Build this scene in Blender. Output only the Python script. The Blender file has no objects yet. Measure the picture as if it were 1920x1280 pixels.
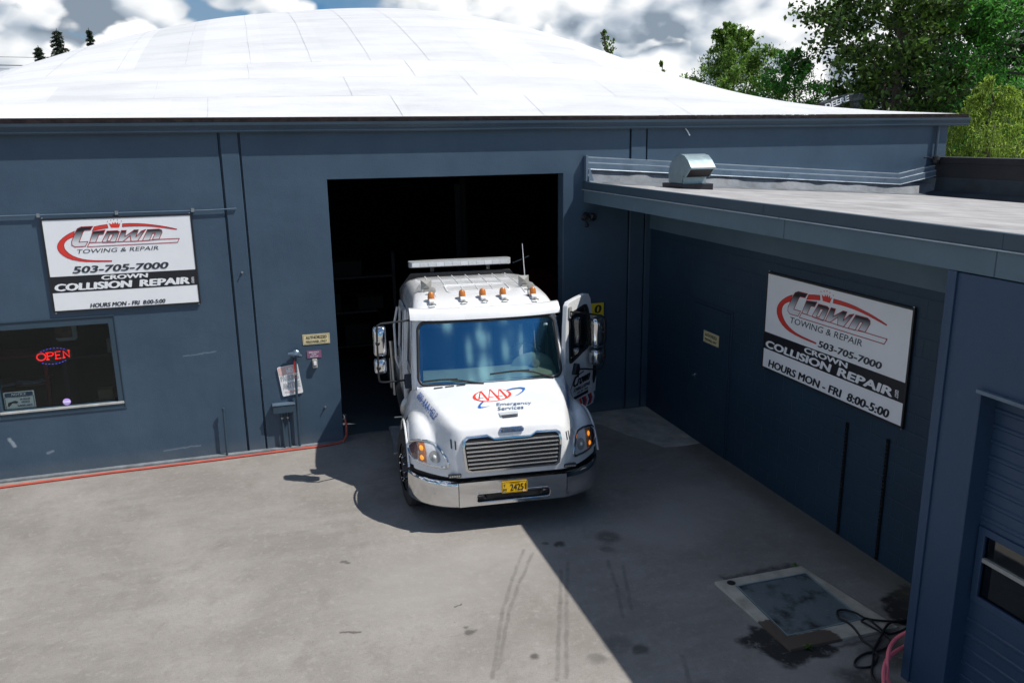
import bpy, bmesh, math, random
import numpy as np
from mathutils import Vector, Matrix
from mathutils.geometry import tessellate_polygon
R=math.radians; PI=math.pi
random.seed(7)
scene=bpy.context.scene
COL=scene.collection
# ------------------------------------------------------------------ camera
cam_d=bpy.data.cameras.new("camera"); cam=bpy.data.objects.new("camera",cam_d); COL.objects.link(cam)
scene.camera=cam
cam_d.sensor_fit='HORIZONTAL'; cam_d.sensor_width=36; cam_d.lens=1532.3/1920*36
cam_d.clip_start=.1; cam_d.clip_end=3000
def cam_matrix(yaw,pitch,roll,loc):
    cy,sy,cp,sp=math.cos(yaw),math.sin(yaw),math.cos(pitch),math.sin(pitch)
    F=Vector((sy*cp,cy*cp,-sp)); r=Vector((cy,-sy,0)); u=r.cross(F)
    c,s=math.cos(roll),math.sin(roll)
    x=c*r+s*u; y=-s*r+c*u; z=-F
    m=Matrix.Identity(4)
    for i in range(3): m[i][0]=x[i]; m[i][1]=y[i]; m[i][2]=z[i]; m[i][3]=loc[i]
    return m
cam.matrix_world=cam_matrix(.2986,.2442,-.0129,(-1.0147,-12.3257,4.5881))
# ------------------------------------------------------------------ light
SUN=Vector((.576,-.33,1)).normalized()
sd=bpy.data.lights.new("sun",'SUN'); so=bpy.data.objects.new("sun",sd); COL.objects.link(so)
sd.energy=4.5; sd.angle=R(.5); sd.color=(1,.955,.89)
so.rotation_euler=SUN.to_track_quat('Z','Y').to_euler(); so.location=(10,-10,20)
scene.view_settings.view_transform='Standard'; scene.view_settings.look='None'
scene.view_settings.exposure=0.18; scene.view_settings.gamma=1
SKY=.05
def build_world():
    w=bpy.data.worlds.new("World"); scene.world=w; w.use_nodes=True
    nt=w.node_tree; nt.nodes.clear(); N=nt.nodes.new; L=nt.links.new
    def math_(op,a,b=None,c=None,clamp=False):
        n=N('ShaderNodeMath'); n.operation=op; n.use_clamp=clamp
        for i,v in enumerate((a,b,c)):
            if v is None: continue
            if isinstance(v,(int,float)): n.inputs[i].default_value=v
            else: L(v,n.inputs[i])
        return n.outputs[0]
    sky=N('ShaderNodeTexSky'); sky.sky_type='NISHITA'; sky.sun_disc=False
    sky.sun_elevation=math.asin(SUN.z); sky.sun_rotation=math.atan2(SUN.x,SUN.y)
    sky.air_density=1.0; sky.dust_density=.6; sky.ozone_density=1.5
    tc=N('ShaderNodeTexCoord'); D=tc.outputs['Generated']
    sep=N('ShaderNodeSeparateXYZ'); L(D,sep.inputs[0])
    def cloud_layer(off,th0,th1,zmax,scale,dark):
        def mapped(extra):
            m_=N('ShaderNodeMapping'); L(D,m_.inputs[0]); m_.inputs['Scale'].default_value=(1,1,1.6)
            m_.inputs['Location'].default_value=(off[0]+extra.x,off[1]+extra.y,off[2]+extra.z); return m_.outputs[0]
        def dens(v):
            a=N('ShaderNodeTexNoise'); a.inputs['Scale'].default_value=scale; a.inputs['Detail'].default_value=6; a.inputs['Roughness'].default_value=.5; L(v,a.inputs['Vector'])
            b=N('ShaderNodeTexVoronoi'); b.feature='F1'; b.inputs['Scale'].default_value=scale*2.3; b.inputs['Detail'].default_value=2.5; b.inputs['Roughness'].default_value=.52; L(v,b.inputs['Vector'])
            puff=math_('SUBTRACT',.75,b.outputs['Distance'])
            return math_('ADD',math_('MULTIPLY',a.outputs['Fac'],.62),math_('MULTIPLY',puff,.42)), math_('ADD',math_('MULTIPLY',a.outputs['Fac'],.75),.03)
        d1,lo1=dens(mapped(Vector((0,0,0)))); d2,lo2=dens(mapped(Vector((.020,-.004,.034))))
        yy=N('ShaderNodeMapRange'); L(sep.outputs['Y'],yy.inputs['Value']); yy.inputs['From Min'].default_value=-.4; yy.inputs['From Max'].default_value=.6; yy.inputs['To Min'].default_value=th0; yy.inputs['To Max'].default_value=th1
        zz=N('ShaderNodeMapRange'); L(sep.outputs['Z'],zz.inputs['Value']); zz.inputs['From Min'].default_value=.25; zz.inputs['From Max'].default_value=.75; zz.inputs['To Min'].default_value=0; zz.inputs['To Max'].default_value=zmax
        th=math_('ADD',yy.outputs[0],zz.outputs[0])
        cov=N('ShaderNodeMapRange'); cov.interpolation_type='SMOOTHSTEP'
        L(math_('SUBTRACT',d1,th),cov.inputs['Value']); cov.inputs['From Min'].default_value=-.011; cov.inputs['From Max'].default_value=.035
        lit=math_('ADD',math_('MULTIPLY',math_('SUBTRACT',d1,d2),5.0),.82)
        thick=math_('MULTIPLY',math_('SUBTRACT',math_('ADD',math_('MULTIPLY',d1,.5),math_('MULTIPLY',lo1,.5)),th),2.0)
        lit=math_('SUBTRACT',lit,thick,clamp=True)
        cr=N('ShaderNodeValToRGB'); L(lit,cr.inputs[0])
        e=cr.color_ramp.elements; k=dark
        e[0].position=0; e[0].color=(.19*k,.235*k,.29*k,1); e[1].position=1; e[1].color=(1.0,1.0,1.0,1)
        m=cr.color_ramp.elements.new(.35); m.color=(.38*k,.43*k,.49*k,1)
        m=cr.color_ramp.elements.new(.62); m.color=(.74,.77,.80,1)
        sc=N('ShaderNodeMix'); sc.data_type='RGBA'; sc.blend_type='MULTIPLY'; sc.inputs['Factor'].default_value=1
        L(cr.outputs[0],sc.inputs['A']); sc.inputs['B'].default_value=(1/SKY,1/SKY,1/SKY,1)
        return cov.outputs[0],sc.outputs['Result'],mapped(Vector((.1,.1,.1)))
    cA,colA,vA=cloud_layer((.37,.14,.21),.31,.204,.07,3.5,1.25)
    cB,colB,vB=cloud_layer((1.91,.77,1.33),.33,.192,.08,2.6,1.2)
    # clear sky: richer blue than the raw model
    sb=N('ShaderNodeMix'); sb.data_type='RGBA'; sb.blend_type='MULTIPLY'; sb.inputs['Factor'].default_value=1
    L(sky.outputs[0],sb.inputs['A']); sb.inputs['B'].default_value=(.48,1.0,1.42,1)
    vn=N('ShaderNodeTexNoise'); vn.inputs['Scale'].default_value=4.5; vn.inputs['Detail'].default_value=5; L(vA,vn.inputs['Vector'])
    vf=N('ShaderNodeMapRange'); L(vn.outputs['Fac'],vf.inputs['Value']); vf.inputs['From Min'].default_value=.34; vf.inputs['From Max'].default_value=.56
    vy=N('ShaderNodeMapRange'); L(sep.outputs['Y'],vy.inputs['Value']); vy.inputs['From Min'].default_value=-.1; vy.inputs['From Max'].default_value=.6; vy.inputs['To Max'].default_value=.4
    vz=N('ShaderNodeMapRange'); L(sep.outputs['Z'],vz.inputs['Value']); vz.inputs['From Min'].default_value=.2; vz.inputs['From Max'].default_value=.6; vz.inputs['To Min'].default_value=1; vz.inputs['To Max'].default_value=.25
    ve=N('ShaderNodeMix'); ve.data_type='RGBA'; L(math_('MULTIPLY',math_('MULTIPLY',vf.outputs[0],vy.outputs[0]),vz.outputs[0]),ve.inputs['Factor']); L(sb.outputs['Result'],ve.inputs['A'])
    vc=N('ShaderNodeMix'); vc.data_type='RGBA'; L(vf.outputs[0],vc.inputs['Factor']); vc.inputs['A'].default_value=(.72/SKY,.77/SKY,.82/SKY,1); vc.inputs['B'].default_value=(.36/SKY,.42/SKY,.49/SKY,1); L(vc.outputs['Result'],ve.inputs['B'])
    m0=N('ShaderNodeMix'); m0.data_type='RGBA'; L(cB,m0.inputs['Factor']); L(ve.outputs['Result'],m0.inputs['A']); L(colB,m0.inputs['B'])
    mx=N('ShaderNodeMix'); mx.data_type='RGBA'; L(cA,mx.inputs['Factor']); L(m0.outputs['Result'],mx.inputs['A']); L(colA,mx.inputs['B'])
    bg=N('ShaderNodeBackground'); L(mx.outputs['Result'],bg.inputs[0]); bg.inputs['Strength'].default_value=SKY
    o=N('ShaderNodeOutputWorld'); L(bg.outputs[0],o.inputs[0])
build_world()
scene.world.cycles.sampling_method='MANUAL'; scene.world.cycles.sample_map_resolution=512
scene.cycles.max_bounces=8; scene.cycles.transparent_max_bounces=12

# ------------------------------------------------------------------ materials
def lin(h):
    h=h.lstrip('#'); v=[int(h[i:i+2],16)/255 for i in (0,2,4)]
    return tuple(x/12.92 if x<=.04045 else ((x+.055)/1.055)**2.4 for x in v)
def mat(name,col,rough=.6,metal=0,var=0,vscale=3,bump=0,bscale=40,coat=0,spec=.5,emit=None,es=0):
    m=bpy.data.materials.new(name); m.use_nodes=True; nt=m.node_tree; b=nt.nodes['Principled BSDF']
    N=nt.nodes.new; L=nt.links.new
    b.inputs['Base Color'].default_value=(*col,1); b.inputs['Roughness'].default_value=rough; b.inputs['Metallic'].default_value=metal
    b.inputs['Specular IOR Level'].default_value=spec
    if coat: b.inputs['Coat Weight'].default_value=coat; b.inputs['Coat Roughness'].default_value=.05
    if emit: b.inputs['Emission Color'].default_value=(*emit,1); b.inputs['Emission Strength'].default_value=es
    if var or bump:
        tc=N('ShaderNodeTexCoord')
    if var:
        n=N('ShaderNodeTexNoise'); n.inputs['Scale'].default_value=vscale; n.inputs['Detail'].default_value=8; n.inputs['Roughness'].default_value=.6; L(tc.outputs['Object'],n.inputs['Vector'])
        mr=N('ShaderNodeMapRange'); mr.inputs['From Min'].default_value=.3; mr.inputs['From Max'].default_value=.7; mr.inputs['To Min'].default_value=1-var; mr.inputs['To Max'].default_value=1+var
        L(n.outputs['Fac'],mr.inputs['Value'])
        mx=N('ShaderNodeMix'); mx.data_type='RGBA'; mx.blend_type='MULTIPLY'; mx.inputs['Factor'].default_value=1; mx.inputs['A'].default_value=(*col,1); L(mr.outputs[0],mx.inputs['B'])
        L(mx.outputs['Result'],b.inputs['Base Color'])
        rr=N('ShaderNodeMapRange'); rr.inputs['From Min'].default_value=.3; rr.inputs['From Max'].default_value=.7; rr.inputs['To Min'].default_value=max(.02,rough-.08); rr.inputs['To Max'].default_value=min(1,rough+.08)
        L(n.outputs['Fac'],rr.inputs['Value']); L(rr.outputs[0],b.inputs['Roughness'])
    if bump:
        n2=N('ShaderNodeTexNoise'); n2.inputs['Scale'].default_value=bscale; n2.inputs['Detail'].default_value=6; L(tc.outputs['Object'],n2.inputs['Vector'])
        bp=N('ShaderNodeBump'); bp.inputs['Strength'].default_value=bump; bp.inputs['Distance'].default_value=.01; L(n2.outputs['Fac'],bp.inputs['Height']); L(bp.outputs[0],b.inputs['Normal'])
    return m
def nodes_of(m):
    nt=m.node_tree; return nt, nt.nodes['Principled BSDF'], nt.nodes.new, nt.links.new
def line_mask(N,L,P,a,b,w,soft):
    """0..1 mask near a ground segment a-b"""
    def m_(op,x,y=None,clamp=False):
        n=N('ShaderNodeMath'); n.operation=op; n.use_clamp=clamp
        for i,v in enumerate((x,y)):
            if v is None: continue
            if isinstance(v,(int,float)): n.inputs[i].default_value=v
            else: L(v,n.inputs[i])
        return n.outputs[0]
    ax,ay=a; dx,dy=b[0]-a[0],b[1]-a[1]; ll=dx*dx+dy*dy
    X,Y=P
    t=m_('DIVIDE',m_('ADD',m_('MULTIPLY',m_('SUBTRACT',X,ax),dx),m_('MULTIPLY',m_('SUBTRACT',Y,ay),dy)),ll if ll>0 else 1,True)
    ex=m_('SUBTRACT',m_('SUBTRACT',X,ax),m_('MULTIPLY',t,dx)); ey=m_('SUBTRACT',m_('SUBTRACT',Y,ay),m_('MULTIPLY',t,dy))
    d=m_('SQRT',m_('ADD',m_('MULTIPLY',ex,ex),m_('MULTIPLY',ey,ey)))
    mr=N('ShaderNodeMapRange'); mr.interpolation_type='SMOOTHSTEP'; mr.inputs['From Min'].default_value=w; mr.inputs['From Max'].default_value=w+soft; mr.inputs['To Min'].default_value=1; mr.inputs['To Max'].default_value=0
    L(d,mr.inputs['Value']); return mr.outputs[0]
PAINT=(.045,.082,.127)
def wall_paint(name,blocks=False,streaks=True,col=PAINT):
    m=mat(name,col,.5); nt,b,N,L=nodes_of(m)
    tc=N('ShaderNodeTexCoord')
    n=N('ShaderNodeTexNoise'); n.inputs['Scale'].default_value=.9; n.inputs['Detail'].default_value=9; n.inputs['Roughness'].default_value=.62; L(tc.outputs['Object'],n.inputs['Vector'])
    mp=N('ShaderNodeMapping'); mp.inputs['Scale'].default_value=(7,7,.5); L(tc.outputs['Object'],mp.inputs[0])
    n2=N('ShaderNodeTexNoise'); n2.inputs['Scale'].default_value=1.4; n2.inputs['Detail'].default_value=7; L(mp.outputs[0],n2.inputs['Vector'])
    ad=N('ShaderNodeMath'); ad.operation='ADD'; L(n.outputs['Fac'],ad.inputs[0]); 
    mu=N('ShaderNodeMath'); mu.operation='MULTIPLY'; mu.inputs[1].default_value=.12 if streaks else 0; L(n2.outputs['Fac'],mu.inputs[0]); L(mu.outputs[0],ad.inputs[1])
    cr=N('ShaderNodeValToRGB'); L(ad.outputs[0],cr.inputs[0])
    c=col; e=cr.color_ramp.elements
    e[0].position=.34; e[0].color=(c[0]*.80,c[1]*.82,c[2]*.84,1); e[1].position=.78; e[1].color=(c[0]*1.22,c[1]*1.18,c[2]*1.14,1)
    src=cr.outputs[0]
    # chalky scuffs
    f0=N('ShaderNodeTexNoise'); f0.inputs['Scale'].default_value=9; f0.inputs['Detail'].default_value=5; f0.inputs['Roughness'].default_value=.8; L(tc.outputs['Object'],f0.inputs['Vector'])
    sp0=N('ShaderNodeSeparateXYZ'); L(tc.outputs['Object'],sp0.inputs[0])
    n3=N('ShaderNodeTexNoise'); n3.inputs['Scale'].default_value=3.3; n3.inputs['Detail'].default_value=10; n3.inputs['Roughness'].default_value=.75; L(tc.outputs['Object'],n3.inputs['Vector'])
    mr=N('ShaderNodeMapRange'); mr.inputs['From Min'].default_value=.66; mr.inputs['From Max'].default_value=.8; mr.inputs['To Max'].default_value=.35; L(n3.outputs['Fac'],mr.inputs['Value'])
    mx=N('ShaderNodeMix'); mx.data_type='RGBA'; L(mr.outputs[0],mx.inputs['Factor']); L(src,mx.inputs['A']); mx.inputs['B'].default_value=(.15,.20,.25,1)
    last=mx.outputs['Result']
    if not blocks and col==PAINT:
        wv=N('ShaderNodeVectorMath'); wv.operation='MULTIPLY_ADD'; L(n3.outputs['Color'],wv.inputs[0]); wv.inputs[1].default_value=(.10,.1,.10); L(tc.outputs['Object'],wv.inputs[2])
        sp=N('ShaderNodeSeparateXYZ'); L(wv.outputs[0],sp.inputs[0]); PW=(sp.outputs['X'],sp.outputs['Z'])
        chip=N('ShaderNodeMapRange'); chip.inputs['From Min'].default_value=.60; chip.inputs['From Max'].default_value=.68; chip.inputs['To Max'].default_value=.7; L(f0.outputs['Fac'],chip.inputs['Value'])
        for a_,b_,w_,s_,k_,c_ in (((-4.56,.60),(-4.52,.50),.008,.03,.6,(.42,.47,.52)),((-4.12,.34),(-4.05,.36),.006,.02,.4,(.35,.4,.45)),((-2.6,.18),(-2.1,.20),.004,.012,.35,(.3,.36,.42)),((-1.75,1.62),(-2.2,1.58),.004,.01,.3,(.3,.36,.42))):
            mk_=line_mask(N,L,PW,(a_[0]+.05,a_[1]+.05),(b_[0]+.05,b_[1]+.05),w_,s_); kk=N('ShaderNodeMath'); kk.operation='MULTIPLY'; L(mk_,kk.inputs[0]); kk.inputs[1].default_value=k_
            x_=N('ShaderNodeMix'); x_.data_type='RGBA'; L(kk.outputs[0],x_.inputs['Factor']); L(last,x_.inputs['A']); x_.inputs['B'].default_value=(*c_,1); last=x_.outputs['Result']
        for x0_ in (-1.147,-.003):      # chipped paint along joints and door edge
            mk_=line_mask(N,L,(sp0.outputs['X'],sp0.outputs['Z']),(x0_,0),(x0_,2.6),.002,.010); kk=N('ShaderNodeMath'); kk.operation='MULTIPLY'; L(mk_,kk.inputs[0]); L(chip.outputs[0],kk.inputs[1])
            x_=N('ShaderNodeMix'); x_.data_type='RGBA'; L(kk.outputs[0],x_.inputs['Factor']); L(last,x_.inputs['A']); x_.inputs['B'].default_value=(.5,.52,.53,1); last=x_.outputs['Result']
        du=line_mask(N,L,PW,(-12,.04),(12,.04),.05,.22); kk=N('ShaderNodeMath'); kk.operation='MULTIPLY'; L(du,kk.inputs[0]); L(n.outputs['Fac'],kk.inputs[1])
        x_=N('ShaderNodeMix'); x_.data_type='RGBA'; L(kk.outputs[0],x_.inputs['Factor']); L(last,x_.inputs['A']); x_.inputs['B'].default_value=(.12,.14,.16,1); last=x_.outputs['Result']
    L(last,b.inputs['Base Color'])
    f=N('ShaderNodeTexNoise'); f.inputs['Scale'].default_value=55; f.inputs['Detail'].default_value=5; L(tc.outputs['Object'],f.inputs['Vector'])
    f2=N('ShaderNodeTexNoise'); f2.inputs['Scale'].default_value=4; f2.inputs['Detail'].default_value=3; L(tc.outputs['Object'],f2.inputs['Vector'])
    h=N('ShaderNodeMath'); h.operation='MULTIPLY_ADD'; L(f2.outputs['Fac'],h.inputs[0]); h.inputs[1].default_value=2.2; L(f.outputs['Fac'],h.inputs[2])
    hout=h.outputs[0]
    if blocks:
        cmb=N('ShaderNodeSeparateXYZ'); L(tc.outputs['Object'],cmb.inputs[0]); cb=N('ShaderNodeCombineXYZ'); L(cmb.outputs['Y'],cb.inputs['X']); L(cmb.outputs['Z'],cb.inputs['Y'])
        br=N('ShaderNodeTexBrick'); br.inputs['Scale'].default_value=1; br.inputs['Brick Width'].default_value=.4; br.inputs['Row Height'].default_value=.2; br.inputs['Mortar Size'].default_value=.009; br.inputs['Mortar Smooth'].default_value=.6
        L(cb.outputs[0],br.inputs['Vector'])
        s=N('ShaderNodeMath'); s.operation='MULTIPLY_ADD'; L(br.outputs['Fac'],s.inputs[0]); s.inputs[1].default_value=-3.2; L(hout,s.inputs[2]); hout=s.outputs[0]
    bp=N('ShaderNodeBump'); bp.inputs['Strength'].default_value=.35; bp.inputs['Distance'].default_value=.006; L(hout,bp.inputs['Height']); L(bp.outputs[0],b.inputs['Normal'])
    return m
M={}
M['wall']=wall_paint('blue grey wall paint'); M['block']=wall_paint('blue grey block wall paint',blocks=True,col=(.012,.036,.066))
M['trim']=wall_paint('dark blue trim paint',streaks=False,col=(.034,.064,.094))
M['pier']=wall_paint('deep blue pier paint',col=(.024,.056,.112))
M['fascia']=wall_paint('blue grey plywood paint',streaks=False,col=(.085,.142,.185))
M['flashlight']=mat('pale flashing edge',(.42,.48,.54),.35,.3,var=.15,vscale=6)
M['flash']=mat('painted metal flashing',(.12,.17,.225),.35,.25,var=.15,vscale=5)
M['darkmetal']=mat('dark bronze metal',(.03,.028,.032),.4,.3,var=.15)
M['roofing_black']=mat('black roofing felt',(.028,.038,.048),.8,var=.45,vscale=2.5,bump=.3)
M['black']=mat('black rubber',(.012,.012,.013),.55,var=.2)
M['blackpaint']=mat('satin black paint',(.015,.016,.018),.35)
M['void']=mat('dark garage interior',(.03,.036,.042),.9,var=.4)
M['floor']=mat('garage concrete floor',(.10,.12,.135),.45,var=.25,vscale=1.2)
M['chrome']=mat('chrome',(.72,.73,.74),.10,1.0,var=.03,vscale=6)
M['chromebar']=mat('bright chrome bar',(.82,.83,.84),.22,.85)
M['steel']=mat('brushed steel',(.42,.43,.44),.35,1.0,var=.1)
M['silverplastic']=mat('grey plastic',(.33,.325,.30),.5,var=.1,vscale=20)
M['whitepaint']=mat('white truck paint',(.735,.745,.755),.26,coat=.8,var=.05,vscale=2.2)
M['rib']=mat('white roof panel paint',(.735,.745,.75),.35)
M['amber']=mat('amber lens',(.52,.17,.03),.25,coat=.5)
M['amberglow']=mat('amber lamp glow',(.9,.3,.03),.3,emit=(1,.35,.03),es=.8)
M['reddark']=mat('dark red reflector',(.12,.03,.025),.25,coat=.5)
M['reflector']=mat('lamp reflector',(.80,.81,.82),.35,.2,bump=.7,bscale=26)
M['signwhite']=mat('white sign board',(.86,.87,.885),.38,var=.03,vscale=2)
M['ink']=mat('black sign ink',(.012,.013,.018),.4)
M['inkblue']=mat('dark blue ink',(.02,.035,.09),.4)
M['inkgrey']=mat('dark grey ink',(.035,.04,.05),.4)
M['signred']=mat('red sign ink',(.72,.045,.03),.4)
M['linered']=mat('dark red outline ink',(.42,.03,.05),.4)
M['aaared']=mat('bright red decal',(.80,.045,.015),.35)
M['aaablue']=mat('blue decal',(.012,.10,.42),.35)
M['navy']=mat('navy decal',(.03,.07,.18),.35)
M['signcream']=mat('cream sign',(.72,.62,.36),.45,var=.08,vscale=9)
M['signyellow']=mat('yellow sign',(.82,.62,.02),.45)
M['plateyellow']=mat('yellow licence plate',(.86,.50,.01),.4)
M['purple']=mat('faded purple sign',(.24,.10,.19),.5,var=.1,vscale=15)
M['pinkfade']=mat('sun faded pink print',(.78,.52,.48),.6)
M['greyfade']=mat('sun faded grey print',(.50,.52,.54),.6)
M['redhose']=mat('red rubber hose',(.46,.085,.055),.5,var=.15,vscale=6)
M['pinkhose']=mat('pink air hose',(.75,.16,.20),.45,var=.06)
M['cream']=mat('pale dashboard plastic',(.50,.55,.50),.6,var=.05)
M['seat']=mat('dark seat fabric',(.03,.032,.036),.9)
M['liner']=mat('dark cab liner',(.045,.05,.055),.85)
M['tyre']=mat('tyre rubber',(.022,.022,.023),.75,var=.25,vscale=12,bump=.3,bscale=60)
M['concrete']=mat('weathered concrete',(.42,.41,.37),.85,var=.3,vscale=4,bump=.5,bscale=60)
M['footing']=mat('grey painted footing',(.17,.185,.20),.8,var=.3,vscale=7,bump=.6,bscale=70)
M['galv']=mat('galvanised sheet',(.29,.375,.40),.42,.45,var=.16,vscale=7)
M['greenlight']=mat('clear lightbar plastic',(.50,.53,.54),.2,coat=.5,var=.08,vscale=30)
M['wood']=mat('cardboard and timber',(.30,.20,.10),.8,var=.2)
M['darkstore']=mat('gloom darkened stores',(.02,.023,.026),.6,var=.3)  # near-black colour carries the garage gloom, on rack and planks alike
M['darkcarton']=mat('gloom darkened carton',(.022,.018,.014),.9,var=.3)  # shaded carton colour, the gloom of the garage put into it
M['redpaint']=mat('red shelving paint',(.35,.02,.02),.4)
M['carred']=mat('dark red car paint',(.22,.012,.02),.2,coat=.8)
M['neonred']=mat('red neon tube',(1,.02,.02),.4,emit=(1,.012,.012),es=1.6)
M['neonblue']=mat('blue neon dots',(.1,.1,1),.4,emit=(.12,.10,1),es=1.4)
M['lilac']=mat('lilac sticker',(.50,.30,.75),.5,emit=(.5,.35,.8),es=.25)  # sticker is no lamp; a faint glow is added to its colour
M['rust']=mat('rusted eave strip',(.06,.038,.034),.85,var=.7,vscale=9)
M['bark']=mat('grey brown bark',(.09,.075,.06),.9,var=.35,vscale=6,bump=.6)
M['excav']=mat('dark excavator paint',(.022,.03,.033),.5,var=.2)
def gradient_ink():
    m=mat('black to white gradient ink',(.5,.5,.5),.4); nt,b,N,L=nodes_of(m)
    at=N('ShaderNodeAttribute'); at.attribute_name='grad'
    cr=N('ShaderNodeValToRGB'); L(at.outputs['Fac'],cr.inputs[0]); e=cr.color_ramp.elements
    e[0].position=.22; e[0].color=(.72,.73,.75,1); e[1].position=.80; e[1].color=(.012,.013,.016,1)
    x=cr.color_ramp.elements.new(.52); x.color=(.30,.33,.35,1)
    L(cr.outputs[0],b.inputs['Base Color']); return m
M['grad']=gradient_ink()
def glass(name,tint,refl,rough=.02,edge=.6,gl=(.93,.97,1)):
    m=bpy.data.materials.new(name); m.use_nodes=True; nt=m.node_tree; nt.nodes.clear(); N=nt.nodes.new; L=nt.links.new
    t=N('ShaderNodeBsdfTransparent'); t.inputs[0].default_value=(*tint,1)
    g=N('ShaderNodeBsdfGlossy'); g.inputs['Roughness'].default_value=rough; g.inputs[0].default_value=(*gl,1)
    lw=N('ShaderNodeLayerWeight'); lw.inputs['Blend'].default_value=.35
    mr=N('ShaderNodeMapRange'); mr.inputs['To Min'].default_value=refl; mr.inputs['To Max'].default_value=edge; L(lw.outputs['Facing'],mr.inputs['Value'])
    mx=N('ShaderNodeMixShader'); L(mr.outputs[0],mx.inputs[0]); L(t.outputs[0],mx.inputs[1]); L(g.outputs[0],mx.inputs[2])
    o=N('ShaderNodeOutputMaterial'); L(mx.outputs[0],o.inputs[0]); return m
M['windshield']=glass('windshield glass',(.66,.80,.74),.43,edge=.8,rough=.085,gl=(.42,.86,1.05))
M['sideglass']=glass('side window glass',(.22,.26,.26),.045,edge=.4)
M['paneglass']=glass('window pane glass',(.70,.75,.75),.012,edge=.25)
M['lens']=glass('headlight lens',(.97,.97,.97),.035,edge=.3)
def leaf_mat(name,col,var=.5,trans=.35):
    m=bpy.data.materials.new(name); m.use_nodes=True; nt=m.node_tree; nt.nodes.clear(); N=nt.nodes.new; L=nt.links.new
    ge=N('ShaderNodeNewGeometry')
    cr=N('ShaderNodeValToRGB'); L(ge.outputs['Random Per Island'],cr.inputs[0]); e=cr.color_ramp.elements
    e[0].color=(col[0]*(1-var),col[1]*(1-var),col[2]*(1-var),1); e[1].color=(col[0]*(1+var*1.3),col[1]*(1+var),col[2]*(1+var*.5),1)
    d=N('ShaderNodeBsdfPrincipled'); d.inputs['Roughness'].default_value=.45; L(cr.outputs[0],d.inputs['Base Color'])
    t=N('ShaderNodeBsdfTranslucent'); L(cr.outputs[0],t.inputs[0])
    mx=N('ShaderNodeMixShader'); mx.inputs[0].default_value=trans; L(d.outputs[0],mx.inputs[1]); L(t.outputs[0],mx.inputs[2])
    o=N('ShaderNodeOutputMaterial'); L(mx.outputs[0],o.inputs[0]); return m

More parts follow.
